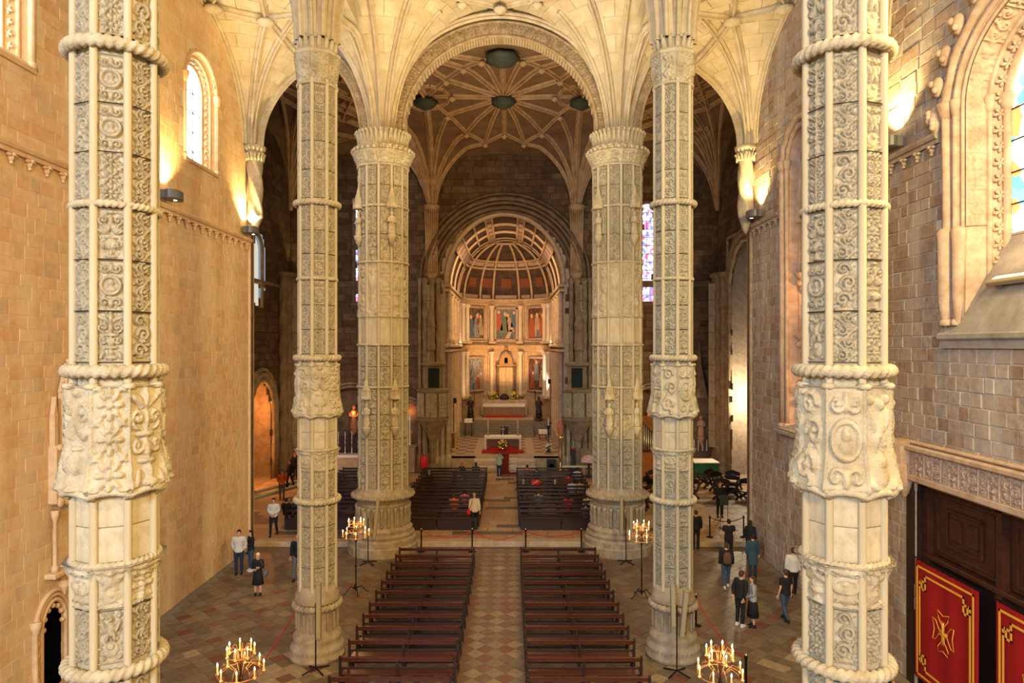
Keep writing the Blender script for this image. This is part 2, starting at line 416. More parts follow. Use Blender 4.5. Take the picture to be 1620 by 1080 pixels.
def relief_mesh(kind, seed, nx=30, nz=60, m=None, nm='relief_panel'):
    X, Z, H = relief_field(kind, seed, nx, nz)
    vs = np.stack([X, -H, Z], -1).reshape(-1, 3); W = nx+1
    fs = [(j*W+i, j*W+i+1, (j+1)*W+i+1, (j+1)*W+i) for j in range(nz) for i in range(nx)]
    me = bpy.data.meshes.new(nm); me.from_pydata(vs.tolist(), [], fs); me.materials.append(m or STONE)
    me.polygons.foreach_set('use_smooth', [True]*len(fs)); me.update(); return me
REL = [relief_mesh(k, 10+k) for k in range(8)]
REL_S = [relief_mesh(k, 30+k, 14, 28) for k in range(8)]
def panel(parent, meshes, k, loc, nrm, w, h, d, name='relief_panel'):
    """panel whose outward direction is nrm (x,y)"""
    o = bpy.data.objects.new(name, meshes[k % len(meshes)]); link(o, parent); o.location = loc
    o.rotation_euler.z = math.atan2(nrm[1], nrm[0])+PI/2; o.scale = (w, d, h); return o
# banded relief wrapped round a shaft: n faces, radius from profile
def wrap_band(nf, prof, z0, z1, kinds, depth, r_ap, nxf=18, nz=44, ph=0, m=None, nm='carved_band', scal=0):
    flds = [relief_field(k, 50+k, nxf, nz, False) for k in kinds]
    n = nf*nxf; vs = []; fs = []
    for j in range(nz+1):
        t = j/nz; z = z0+(z1-z0)*t
        for i in range(n):
            f = i//nxf; u = (i % nxf)/nxf-.5; H = flds[f % len(flds)][2][j][i % nxf]
            a0 = ph+2*PI*(f+.5)/nf; half = math.tan(PI/nf)
            ang = a0+math.atan(2*u*half); rad = 1/math.cos(ang-a0)
            q = (r_ap+prof(t))*(.35+.65*rad)+depth*H
            zz = z-(scal*math.sin(PI*(u+.5)) if j == 0 else 0)*-1
            vs.append((q*math.cos(ang), q*math.sin(ang), zz))
    for j in range(nz):
        for i in range(n): fs.append((j*n+i, j*n+(i+1) % n, (j+1)*n+(i+1) % n, (j+1)*n+i))
    fs.append(tuple(range(n-1, -1, -1))); fs.append(tuple(range(nz*n, nz*n+n)))
    me = bpy.data.meshes.new(nm); me.from_pydata(vs, [], fs); me.materials.append(m or STONE)
    me.polygons.foreach_set('use_smooth', [True]*len(fs)); me.update(); return me
def rope_ring(R, r, k=40, n=14, m=None, tw=1, nm='rope_ring'):
    b = MB(); N = k*6; pts = [(R*math.cos(2*PI*i/N), R*math.sin(2*PI*i/N), 0) for i in range(N)]
    b.tube(pts, r, n, closed=True, rf=lambda i, a: 1+.19*math.cos(2*a+2*PI*i*k/N)*tw)
    return b.mesh(nm, m or STONE)
def leaf_ring(R, h, n, out=.12, w=.1, m=None, nm='leaf_ring'):
    b = MB()
    for k in range(n):
        a = 2*PI*k/n; ca, sa = math.cos(a), math.sin(a)
        p = [((R+out*t*t)*ca, (R+out*t*t)*sa, h*t) for t in (0, .35, .7, .92)]
        p.append(((R+out*1.25)*ca, (R+out*1.25)*sa, h*.93)); p.append(((R+out*1.2)*ca, (R+out*1.2)*sa, h*.78))
        b.tube(p, [w*.5, w*.62, w*.5, w*.45, w*.38, w*.2], 6)
    return b.mesh(nm, m or STONE)
# ---------------- nave pillars ----------------
SIDE = {}
def pillar_kit():
    K = {}
    r = .55; ap = r*math.cos(PI/8)
    b = MB(); b.lathe([(.50, 2.0), (.50, 18.0)], 8); K['shaft'] = b.mesh('shaft', STONE, False)
    # colonnette
    b = MB(); b.tube([(0, 0, 0), (0, 0, 1)], .055, 10, caps=False); K['col'] = b.mesh('colonnette', STONE_PLAIN)
    K['ringbig'] = rope_ring(.60, .085, 34); K['ringsmall'] = rope_ring(.545, .05, 44)
    # base
    b = MB(); b.lathe([(.80, 0), (.80, .12), (.74, .16), (.77, .24), (.75, .36), (.69, .42), (.66, .5), (.70, .58), (.68, .68), (.60, .76), (.57, .84), (.57, 1.38), (.62, 1.44)], 32)
    K['base'] = b.mesh('base', STONE_LOW)
    b = MB(); b.lathe([(.62, 1.62), (.66, 1.68), (.62, 1.76), (.63, 1.84), (.57, 1.95), (.56, 2.12)], 32); K['base2'] = b.mesh('base_moulding', STONE_LOW)
    K['baserope'] = rope_ring(.63, .09, 30, m=STONE_LOW); K['baserope2'] = rope_ring(.68, .085, 34, m=STONE_LOW)
    b = MB(); b.lathe([(.02, 0), (.045, .03), (.03, .08), (.05, .2), (.03, .34), (.045, .42), (.04, .5), (.02, .52)], 8); K['balu'] = b.mesh('baluster', STONE_LOW)
    K['capital_low'] = wrap_band(8, lambda t: .02+.11*max(0, (t-.55)/.45)**1.5, 5.5, 6.08, [4, 2, 7, 1], .07, ap-.03, 14, 24, nm='corbel_band')
    K['canopy'] = wrap_band(8, lambda t: .06+.13*max(0, 1-t/.42)*min(1, t/.06+.3), 7.08, 8.55, [7, 5, 4, 3, 1, 5, 2, 7], .10, ap-.01, 22, 84, nm='canopy_band')
    # scalloped shells under the canopy band
    b = MB()
    for k in range(8):
        a = PI/8+k*PI/4; u = Vector((math.cos(a), math.sin(a), 0)); v = Vector((-math.sin(a), math.cos(a), 0))
        pts = [u*(.52+.14*math.sin(PI*i/8)**.5)+v*(.26*math.cos(PI*i/8))+Vector((0, 0, 7.02+.09*math.sin(PI*i/8))) for i in range(9)]
        b.tube(pts, .05, 7)
    K['scallop'] = b.mesh('scallop_edge', STONE)
    b = MB(); b.lathe([(.05, 0), (.095, .02), (.1, .06), (.07, .09)], 10)
    K['disc'] = b.mesh('disc_boss', STONE)
    K['cap1'] = wrap_band(8, lambda t: .0+.10*t, 16.75, 17.5, [3, 5, 0, 2], .11, ap-.03, 16, 30, nm='capital_band')
    b = MB(); b.lathe([(.60, 17.48), (.68, 17.54), (.70, 17.62), (.64, 17.68), (.52, 17.72), (.5, 18.1)], 8); K['abacus'] = b.mesh('abacus', STONE, False)
    K['capleaf'] = leaf_ring(.48, .42, 16, .1, .13)
    return K
PK = pillar_kit()
def nave_pillar(x, y, label, seed):
    r = random.Random(seed)
    t = thing('stone_pillar', label, 'pillar', (x, y, 0), 0, 'carved pillars of the nave', 'thing')
    def put(nm, key, z=0, rz=0, s=(1, 1, 1)): return inst(nm, PK[key], t, (0, 0, z), rz, s)
    put('shaft', 'shaft'); put('base', 'base'); put('base_moulding', 'base2')
    put('rope_ring', 'baserope', 1.53); put('rope_ring', 'baserope2', .30)
    for k in range(16):
        a = 2*PI*k/16; inst('baluster', PK['balu'], t, (.59*math.cos(a), .59*math.sin(a), .85))
    for k in range(8):
        a = k*PI/4; p = (.535*math.cos(a), .535*math.sin(a))
        inst('colonnette', PK['col'], t, (p[0], p[1], 2.0), 0, (1, 1, 14.8)); inst('disc_boss', PK['disc'], t, (.58*math.cos(a), .58*math.sin(a), 8.5))
    for z, big in ((4.6, 1), (8.75, 1), (13.25, 1), (11.05, 0), (16.7, 0), (17.5, 0), (6.08, 0)):
        put('rope_ring', 'ringbig' if big else 'ringsmall', z, r.random())
    put('corbel_band', 'capital_low'); put('canopy_band', 'canopy', 0, PI/4*r.randint(0, 7)); put('scallop_edge', 'scallop')
    put('capital_band', 'cap1'); put('abacus', 'abacus'); put('leaf_ring', 'capleaf', 17.68)
    ap = .50*math.cos(PI/8)+.004
    for k in range(8):
        a = PI/8+k*PI/4; n = (math.cos(a), math.sin(a))
        if n[1] > .9: continue
        for (z0, z1, cnt) in ((2.12, 4.48, 4), (4.74, 5.48, 1), (8.88, 11.0, 3), (11.1, 13.12, 3), (13.38, 16.66, 4)):
            h = (z1-z0)/cnt
            for i in range(cnt):
                kk = r.choice([0, 5, 0]) if k % 2 else r.choice([1, 4, 6, 2, 7, 3])
                panel(t, REL, kk, (n[0]*ap, n[1]*ap, z0+i*h), n, .335, h-.015, .085)
        # plain ashlar stones between corbel and canopy
        for i in range(2):
            b = MB(); me = SIDE.get('plain')
            if me is None:
                b.box((0, 0, .5), (1, 1, 1), bev=.03); me = SIDE['plain'] = b.mesh('plain_stone', STONE_PLAIN, False)
            inst('plain_stone', me, t, (n[0]*(ap+.0), n[1]*(ap+.0), 6.12+i*.49), a+PI/2, (.32, .05, .475))
    return t
nave_pillar(-5.25, 9.86, 'large near carved stone pillar rising in front of the orange sandstone wall', 1)
nave_pillar(-5.25, 20.15, 'slender carved pillar standing left of the front pews, two iron stands at its foot', 2)
nave_pillar(5.25, 9.86, 'near carved stone pillar in front of the grey block wall and red banners', 3)
nave_pillar(5.25, 20.15, 'slender carved pillar to the right of the front pews beside the kissing couple', 4)
# ---------------- crossing piers ----------------
NF = 12; PH = 0
def pier_kit():
    K = {}; ap = 1.1*math.cos(PI/NF)
    b = MB(); b.lathe([(1.03, 2.4), (1.03, 18.6)], NF, ph=PH); K['shaft'] = b.mesh('shaft', STONE_LOW, False)
    b = MB(); b.tube([(0, 0, 0), (0, 0, 1)], .07, 8, caps=False); K['col'] = b.mesh('colonnette', STONE_PLAIN)
    b = MB(); b.lathe([(1.55, 0), (1.55, .35), (1.48, .42), (1.48, .62), (1.36, .7), (1.40, .82), (1.30, .92), (1.32, 1.05), (1.22, 1.15), (1.16, 1.2), (1.10, 1.9), (1.12, 2.2), (1.25, 2.35)], 24, ph=PH)
    K['base'] = b.mesh('base', STONE_LOW, False)
    b = MB(); b.lathe([(1.25, 2.35), (1.33, 2.45), (1.30, 2.58), (1.14, 2.75), (1.1, 2.9)], NF*2, ph=PH); K['ring'] = b.mesh('base_ring', STONE_LOW, False)
    K['rope'] = rope_ring(1.32, .09, 60, m=STONE_LOW); K['thin'] = rope_ring(1.11, .05, 80, m=STONE)
    b = MB(); b.lathe([(.05, 0), (.09, .05), (.06, .15), (.10, .35), (.06, .62), (.09, .72), (.1, .85)], 8); K['balu'] = b.mesh('baluster', STONE_LOW)
    K['canopy'] = wrap_band(NF, lambda t: .05*max(0, 1-t/.3), 10.35, 12.7, [7, 3, 4, 5], .10, ap-.04, 10, 60, ph=PH, nm='canopy_band')
    b = MB(); b.lathe([(1.3, 17.5), (1.38, 17.58), (1.30, 17.64), (1.30, 17.74), (1.36, 17.8), (1.1, 17.86), (1.05, 18.6)], NF*2, ph=PH); K['abacus'] = b.mesh('abacus', STONE, False)
    K['flare'] = wrap_band(NF, lambda t: .02+.24*t, 17.0, 17.55, [3, 0, 5], .10, ap-.05, 12, 26, ph=PH, nm='capital_band')
    b = MB()
    for k in range(30):
        a = 2*PI*k/30; b.ball((1.35*math.cos(a), 1.35*math.sin(a), 17.69), .085, 8, 5)
    K['beads'] = b.mesh('bead_row', STONE)
    K['leaf'] = leaf_ring(1.02, .75, 34, .16, .15)
    return K
QK = pier_kit()
def saint(parent, loc, n, h=.95, m=None, canopy=True, nm='statue'):
    """small niche statue on a corbel"""
    a = math.atan2(n[1], n[0])+PI/2; b = MB()
    b.lathe([(.04, -.45*h), (.13*h, -.2*h), (.19*h, -.06*h), (.2*h, 0)], 8)
    b.lathe([(.15*h, 0), (.17*h, .1*h), (.14*h, .35*h), (.12*h, .5*h), (.155*h, .68*h), (.13*h, .76*h), (.05*h, .8*h), (.055*h, .83*h), (.075*h, .88*h), (.07*h, .95*h), (.02, h)], 10, sy=.75)
    b.tube([(-.13*h, 0, .72*h), (-.17*h, -.05*h, .55*h), (-.05*h, -.14*h, .52*h)], [.05*h, .045*h, .03*h], 6)
    b.tube([(.13*h, 0, .72*h), (.17*h, -.05*h, .55*h), (.05*h, -.14*h, .5*h)], [.05*h, .045*h, .03*h], 6)
    o = b.obj(nm, m or STONE, parent, smooth=True); o.location = loc; o.rotation_euler.z = a
    if canopy:
        c = MB(); c.lathe([(.2*h, 0), (.24*h, .05*h), (.2*h, .12*h), (.16*h, .35*h), (.18*h, .38*h), (.1*h, .6*h), (.02, .95*h)], 6)
        for k in range(6): c.tube([(.2*h*math.cos(k*PI/3), .2*h*math.sin(k*PI/3), 0), (.22*h*math.cos(k*PI/3), .22*h*math.sin(k*PI/3), .45*h)], [.03*h, .01], 5)
        oc = c.obj('canopy', m or STONE, parent); oc.location = (loc[0], loc[1], loc[2]+1.12*h); oc.rotation_euler.z = a
    return o
def crossing_pier(x, y, label, seed):
    r = random.Random(seed); t = thing('crossing_pier', label, 'pillar', (x, y, 0), 0, 'crossing piers', 'thing')
    for nm, k in (('shaft', 'shaft'), ('base', 'base'), ('base_ring', 'ring'), ('canopy_band', 'canopy'), ('abacus', 'abacus'), ('bead_row', 'beads'), ('capital_band', 'flare')): inst(nm, QK[k], t, (0, 0, 0))
    inst('leaf_ring', QK['leaf'], t, (0, 0, 17.82)); inst('rope_ring', QK['rope'], t, (0, 0, 2.5))
    for z in (7.3, 9.15, 12.75, 15.2, 17.0): inst('rope_ring', QK['thin'], t, (0, 0, z), r.random())
    for k in range(24):
        a = 2*PI*(k+.5)/24; inst('baluster', QK['balu'], t, (1.15*math.cos(a), 1.15*math.sin(a), 1.22))
    for k in range(NF):
        a = PH+k*2*PI/NF; inst('colonnette', QK['col'], t, (1.06*math.cos(a), 1.06*math.sin(a), 2.7), 0, (1, 1, 14.3))
        a += PI/NF; n = (math.cos(a), math.sin(a)); ap = 1.03*math.cos(PI/NF)+.005
        if n[1] > .55: continue
        for (z0, z1, cnt) in ((2.85, 7.25, 4), (7.35, 9.1, 2), (12.8, 15.15, 2), (15.25, 16.95, 2)):
            h = (z1-z0)/cnt
            for i in range(cnt): panel(t, REL, r.randint(0, 7), (n[0]*ap, n[1]*ap, z0+i*h), n, .43, h-.015, .13)
        me = SIDE['plain']
        inst('plain_stone', me, t, (n[0]*ap, n[1]*ap, 9.2), a+PI/2, (.42, .06, 1.14))
    for ang, z in ((-PI/2-.45, 5.6), (-PI/2+.62, 5.6), (-PI/2-.9, 13.9), (-PI/2+.5, 13.9)):
        n = (math.cos(ang), math.sin(ang)); saint(t, (n[0]*1.2, n[1]*1.2, z), n, 1.05)
    return t
crossing_pier(-5.25, 30.6, 'thick carved crossing pier at the left end of the platform step', 5)
crossing_pier(5.25, 30.6, 'thick yellow-lit carved crossing pier at the right end of the platform step', 6)
# ---------------- floors ----------------
XW = 11.3; YE = 30.7; ZP = .25; YB = 49.5; XT = 15.5
floor = structure('floor')
b = MB(); b.box((0, 6.4, -.11), (23.6, 49.6, .2)); b.obj('floor_bed', TJOINT, floor)
its = []; d = .60; hd = d/2; up = (0, 0, 1)
j = 0; yy = 13.0
while yy < 31.1:
    i = -19
    while i <= 19:
        cx = i*d+(hd if j % 2 else 0)
        pts = [(cx-hd, yy), (cx, yy-hd), (cx+hd, yy), (cx, yy+hd)]
        if max(abs(p[0]) for p in pts) <= XW and max(p[1] for p in pts) < 31.15:
            if abs(cx) < 1.1: tone = rnd.choice([.71, .74, .78]) if j % 2 else rnd.choice([.18, .26, .34])
            else:
                tone = rnd.choice([.3, .4, .5, .45, .35, .6])
                if (i+j) % 3 == 0 and j % 2: tone = rnd.choice([.8, .9, .74, .6])
            if abs(cx) < .1 and abs(yy-28.0) < .1: tone = 0
            its.append(([(p[0], p[1], 0) for p in pts], up, tone))
        i += 1
    yy += hd; j += 1
pieces(floor, 'floor_tile', its, TILE, gap=.012, depth=.03, jit=.004)
plat = structure('floor_2')      # raised platform under the transept
b = MB(); b.box((0, 40.6, ZP/2-.04), (31, 18.8, ZP-.02)); b.obj('platform_bed', TJOINT, plat)
b = MB(); b.box((0, YE+.42, ZP/2), (22.4, .5, ZP), bev=.02); b.obj('platform_step', MARBLE, plat)
its = []; y = 31.4; r2 = random.Random(3)
while y < 49.4:
    h = .62; x = -15.4-r2.random()*.8
    while x < 15.4:
        l = r2.choice([.9, 1.2, 1.5]); a, c = max(x, -15.4), min(x+l, 15.4)
        if c-a > .2: its.append(([(a, y, ZP), (c, y, ZP), (c, y+h, ZP), (a, y+h, ZP)], up, r2.choice([0, .1, .2, .3, .4, .45, .55, .6, .8]) if r2.random() > .1 else .95))
        x += l
    y += h
pieces(plat, 'floor_slab', its, SLAB, gap=.012, depth=.03, jit=.003)
# ---------------- nave walls ----------------
def window_hole(wins): return lambda s, z, l, h: any(in_arch(s, z, *w) for w in wins)
def backing(name, parent, P, s0, s1, z0, z1, wins, m, step=.25, dp=.035):
    """thin wall skin behind the stones with the openings left out"""
    b = MB(); ns = int((s1-s0)/step); nz = int((z1-z0)/step)
    for i in range(ns):
        j = 0
        while j < nz:
            s, z = s0+(i+.5)*step, z0+(j+.5)*step
            if any(in_arch(s, z, *w) for w in wins): j += 1; continue
            k = j
            while k < nz and not any(in_arch(s, z0+(k+.5)*step, *w) for w in wins): k += 1
            a, c = s0+i*step, s0+(i+1)*step
            b.add([P(a, z0+j*step, -dp), P(c, z0+j*step, -dp), P(c, z0+k*step, -dp), P(a, z0+k*step, -dp)], [(0, 1, 2, 3)])
            j = k
    return b.obj(name, m, parent)
wall_l = structure('wall_left')
PL = lambda s, z, dd=0: (-XW+dd, s, z)
LW = [(15.4, 1.38, 15.9, 18.7, 1.38), (26.0, 1.36, 15.95, 18.85, 1.36), (17.5, .42, 0, 1.95, .6)]
backing('wall_core', wall_l, PL, 4, YE, 0, 25, LW, LJOINT, dp=.007)
wp = [(c, hw+.16, zb-.1 if zb > 1 else 0, zs, ri+.16) for c, hw, zb, zs, ri in LW]
pieces(wall_l, 'stone_block', wall_items(lambda s, z: (-XW, s, z), (1, 0, 0), 7, YE, 0, 13.6, .33, .50, window_hole(wp), 1)
       + wall_items(lambda s, z: (-XW, s, z), (1, 0, 0), 7, YE, 13.85, 24.6, .33, .7, window_hole(wp), 2), LBLOCK, gap=.016, jit=.005)
b = MB(); b.box((-XW-.35, 31.0, 12), (.7, .6, 24)); b.tube([(-XW-.02, YE, 0), (-XW-.02, YE, 24)], .1, 10); b.obj('wall_end', LPLAIN, wall_l)
wall_r = structure('wall_right')
PR = lambda s, z, dd=0: (XW-dd, s, z)
RW = [(14.3, 2.62, 9.6, 14.9, 2.35), (25.7, 1.45, 5.9, 16.2, 1.45)]
DOOR = (12.9, 5.4, -1, 5.45, .02)
backing('wall_core', wall_r, PR, 4, YE, 0, 25, RW+[DOOR], RJOINT, dp=.012)
wp = [(c, hw+.16, zb-.1, zs, ri+.16) for c, hw, zb, zs, ri in RW]+[(12.9, 5.5, -1, 6.1, .02)]
pieces(wall_r, 'stone_block', wall_items(lambda s, z: (XW, s, z), (-1, 0, 0), 7, YE, 0, 14.2, .34, .52, window_hole(wp), 3)
       + wall_items(lambda s, z: (XW, s, z), (-1, 0, 0), 7, YE, 14.45, 24.6, .34, .75, window_hole(wp), 4), RBLOCK, gap=.032, jit=.022)
b = MB(); b.box((XW+.35, 31.0, 12), (.7, .6, 24)); b.tube([(XW+.02, YE, 0), (XW+.02, YE, 24)], .12, 10); b.obj('wall_end', RPLAIN, wall_r)
# string courses with hanging ornaments
def cornice(parent, X, sg, z, y0, y1, m, skip=()):
    segs = []; a = y0
    for (c, d) in skip: segs.append((a, c)); a = d
    segs.append((a, y1)); b = MB()
    for (a, c) in segs:
        b.tube([(X+sg*.07, a, z+.1), (X+sg*.07, c, z+.1)], .11, 8, sx=1)
        b.box((X+sg*.05, (a+c)/2, z-.05), (.1, c-a, .10))
        y = a+.3
        while y < c-.2:
            b.ball((X+sg*.05, y, z-.2), .08, 7, 5, sz=1.3); b.ball((X+sg*.07, y+.09, z-.15), .07, 7, 5, sz=.7); b.ball((X+sg*.07, y-.09, z-.15), .07, 7, 5, sz=.7); b.ball((X+sg*.12, y, z-.14), .05, 6, 4); b.ball((X+sg*.06, y, z-.32), .045, 6, 4); y += .62
    b.obj('cornice', m, parent, auto=True)
cornice(wall_l, -XW, 1, 13.72, 7, YE, LPLAIN)
cornice(wall_r, XW, -1, 14.32, 7, YE, RPLAIN, skip=((11.4, 17.2), (24.0, 27.4)))
for sx in (-1, 1):
    b = MB(); b.box((sx*(XW+1.9), 15, 12), (.2, 32, 25)); b.obj('outer_skin', LJOINT, wall_l if sx < 0 else wall_r)
# closing walls out of view
west = structure('wall_west'); b = MB(); b.box((0, -18, 12), (24, .3, 24.4)); b.box((-XW-.1, -6.9, 12), (.1, 22, 24.4)); b.box((XW+.1, -6.9, 12), (.1, 22, 24.4)); b.obj('wall_core', LPLAIN, west)

# ---------------- windows with splayed carved jambs ----------------
def sweep_arch(b, c, hw, zb, zs, rise, X, r, n=8, rf=None, seg=24):
    b.tube([(X, s, z) for s, z in arch_pts(c, hw, zb, zs, rise, seg)], r, n, rf=rf)
def rosette(b, c, u, v, w, R):
    """flower facing w, axes u v"""
    c, u, v, w = Vector(c), Vector(u), Vector(v), Vector(w)
    for k in range(5):
        a = 2*PI*k/5; p = c+(u*math.cos(a)+v*math.sin(a))*R*.62
        q = c+(u*math.cos(a)+v*math.sin(a))*R*.15+w*R*.35
        b.tube([q, p+w*R*.35, c+(u*math.cos(a)+v*math.sin(a))*R+w*.02], [R*.16, R*.32, R*.12], 6)
    b.ball(tuple(c+w*R*.4), R*.24, 7, 5)
def splayed_window(name, wall, sg, X, c, hw, zb, zs, rise, m, orders, glassd, ghw, glass_mat, rosd=None, label=None, reliefd=None):
    """sg: +1 recess towards +X. orders: list (depth, halfwidth, radius, twist)"""
    t = structure(name)
    dh = lambda h: hw-h      # shrink
    def path(h, seg=24): q = hw-h; return arch_pts(c, h, zb, zs, rise-q, seg)
    prev = [(0, hw)]+[(o[0], o[1]) for o in orders]+[(glassd, ghw)]
    b = MB()
    for (d0, h0), (d1, h1) in zip(prev[:-1], prev[1:]):
        A = [(X+sg*d0, s, z) for s, z in path(h0)]; B = [(X+sg*d1, s, z) for s, z in path(h1)]
        b.loft(A, B)
    b.obj('jamb_reveal', m, t, smooth=False)
    for (d, h, r, tw) in orders:
        b = MB(); sweep_arch(b, c, h, zb, zs, rise-(hw-h), X+sg*d, r, 10 if r > .05 else 7, rf=(lambda i, a: 1+.22*math.cos(2*a+i*1.5)) if tw else None, seg=30)
        b.obj('arch_moulding', m, t, smooth=True)
        if r > .06:
            for sd in (-1, 1):
                b = MB(); p = (X+sg*d, c+sd*h, zs)
                b.lathe([(r*1.1, -.2), (r*1.6, 0), (r*1.9, .12), (r*1.9, .2), (r*1.2, .24)], 10, p); b.lathe([(r*1.5, 0), (r*1.2, .15)], 8, (p[0], p[1], zb))
                b.obj('colonnette_capital', m, t, smooth=True)
    if rosd:
        d, h, R, w = rosd
        P = path(h, 12); L = []
        pts = [Vector((X+sg*d, s, z)) for s, z in P]
        acc = 0; step = R*2.6; nxt = step/2
        for p, q in zip(pts[:-1], pts[1:]):
            l = (q-p).length
            while nxt < acc+l:
                u = (nxt-acc)/l; pos = p.lerp(q, u); tv = (q-p).normalized(); inw = (Vector((pos.x, c, min(pos.z, zs)))-pos).normalized()
                bb = MB(); rosette(bb, pos, tv, Vector((1, 0, 0)), inw, R); bb.obj('rosette', m, t, smooth=True); nxt += step
            acc += l
    # glass
    P = arch_pts(c, ghw+.02, zb, zs, rise-(hw-ghw), 24); b = MB()
    b.prism(P, 0, .03, lambda u, v, dd: (X+sg*(glassd+dd), u, v)); b.obj('window_glass', glass_mat, t)
    b = MB()
    for k in range(1, 3): b.tube([(X+sg*(glassd-.02), c-ghw+k*2*ghw/3, zb), (X+sg*(glassd-.02), c-ghw+k*2*ghw/3, zs+rise*.3)], .025, 6)
    z = zb+.6
    while z < zs+.2: b.box((X+sg*(glassd-.02), c, z), (.03, 2*ghw, .03)); z += .75
    b.obj('window_bars', IRON, t)
    return t
for nm, (c, hw, zb, zs, ri) in zip(('window_1', 'window_2'), ((LW[0]), (LW[1]))):
    t = splayed_window(nm, None, -1, -XW, c, hw, zb, zs, ri, LPLAIN, [(.02, hw, .09, 0), (.2, hw-.22, .06, 0), (.42, hw-.45, .05, 0)], .5, hw-.5, GLOWW, (.32, hw-.34, .11, .2))
    b = MB(); b.add([(-XW+.03, c-hw, zb), (-XW+.03, c+hw, zb), (-XW-.52, c+hw-.4, zb+.12), (-XW-.52, c-hw+.4, zb+.12)], [(0, 1, 2, 3)])
    b.box((-XW+.0, c, zb-.06), (.14, 2*hw+.1, .12)); b.obj('window_sill', LPLAIN, t)
# stained glass material (coloured light from outside)
def stained(name, cols, sc, estr):
    m = bpy.data.materials.new(name); m.use_nodes = True; nt = m.node_tree; N = nt.nodes; L = nt.links; bs = N['Principled BSDF']
    tc = N.new('ShaderNodeTexCoord'); v = N.new('ShaderNodeTexVoronoi'); v.inputs['Scale'].default_value = sc
    L.new(tc.outputs['Object'], v.inputs[0]); r = N.new('ShaderNodeValToRGB'); r.color_ramp.interpolation = 'CONSTANT'
    e = r.color_ramp.elements; e[0].color = (*cols[0], 1); e[1].position = 1/len(cols); e[1].color = (*cols[1], 1)
    for i, c in enumerate(cols[2:]): k = e.new((i+2)/len(cols)); k.color = (*c, 1)
    sp = N.new('ShaderNodeSeparateColor'); L.new(v.outputs['Color'], sp.inputs[0]); L.new(sp.outputs[0], r.inputs[0])
    L.new(r.outputs[0], bs.inputs['Base Color']); L.new(r.outputs[0], bs.inputs['Emission Color']); bs.inputs['Emission Strength'].default_value = estr
    return m
STG1 = stained('stained_glass_warm', [(.9, .95, 1), (.8, .25, .08), (.1, .5, .35), (1, .75, .4), (.15, .45, .6), (.95, .95, .9)], 3.2, 2.2)
STG2 = stained('stained_glass_blue', [(.5, .6, 1), (.85, .88, 1), (.15, .15, .8), (.7, .75, 1), (.6, .12, .25), (.4, .45, .9)], 5, 2.4)
RJ = mat('carved_jamb_stone', (.58, .44, .32), .85, .35, 3, .3, 20, col2=(.66, .56, .48))
c, hw, zb, zs, ri = RW[0]
t = splayed_window('window_3', None, 1, XW, c, hw, zb, zs, ri, RJ, [(.0, hw+.05, .13, 1), (.03, hw-.22, .07, 0), (.12, hw-.36, .05, 0), (.66, hw-.52, .07, 0), (.98, hw-.66, .10, 0)], 1.05, hw-.72, STG1, (.82, hw-.59, .15, .2))
# carved band between the orders, following jamb and arch (relief cells)
def jamb_relief(t, X, sg, c, hw, zb, zs, rise, d0, h0, d1, h1, seg, kinds, depth, zlow=None):
    zb = zlow or zb
    A = arch_pts(c, h0, zb, zs, rise-(hw-h0), 28); B = arch_pts(c, h1, zb, zs, rise-(hw-h1), 28)
    # resample by length
    def res(P, n):
        L = [0]
        for p, q in zip(P[:-1], P[1:]): L.append(L[-1]+math.dist(p, q))
        return [tuple(np.interp(L[-1]*i/n, L, [p[k] for p in P]) for k in (0, 1)) for i in range(n+1)]
    nz = 26; NN = seg*nz; ra, rb = res(A, NN), res(B, NN)
    for s in range(seg):
        if ra[s*nz][0] < c-2.75*hw: continue
        X_, Z_, H = relief_field(kinds[s % len(kinds)], 80+s, 16, nz); vs = []
        for j in range(nz+1):
            pa, pb = ra[s*nz+j], rb[s*nz+j]
            for i in range(17):
                u = i/16; y = pa[0]*(1-u)+pb[0]*u; z = pa[1]*(1-u)+pb[1]*u; x = X+sg*(d0+(d1-d0)*u)
                ny, nz_ = c-y, (zs-z if z > zs else 0); l = math.hypot(ny, nz_) or 1; hh = H[j][i]*depth
                vs.append((x-sg*hh*.3, y+ny/l*hh, z+nz_/l*hh))
        fs = [(j*17+i, j*17+i+1, (j+1)*17+i+1, (j+1)*17+i) for j in range(nz) for i in range(16)]
        b = MB(); b.add(vs, fs); b.obj('carved_panel', RJ, t, smooth=True)
jamb_relief(t, XW, 1, c, hw, 12.0, zs, ri, .16, hw-.38, .6, hw-.49, 14, [0, 3, 1, 5, 4], .09)
b = MB()
for d, h, r in ((0, hw+.05, .17), (.1, hw-.28, .14)):
    for sd in (-1, 1):
        p = (XW+d-.03, c+sd*h, 0); b.lathe([(.02, 9.55), (r*.6, 9.7), (r, 10.2), (r*1.1, 11.6), (r*1.3, 11.9), (r*.9, 12.0)], 10, p, rf=lambda a, z: 1+.14*math.sin(5*a+9*z))
b.obj('pendant_corbel', RJ, t, smooth=True)
b = MB(); b.add([(XW-.05, c-hw-.1, 9.42), (XW-.05, c+hw+.1, 9.42), (XW+1.06, c+hw-.7, 11.8), (XW+1.06, c-hw+.7, 11.8)], [(3, 2, 1, 0)])
b.box((XW-.06, c, 9.33), (.22, 2*hw+.4, .18), bev=.04); b.box((XW-.02, c, 9.14), (.14, 2*hw+.3, .2)); b.obj('window_sill', LEAD, t)
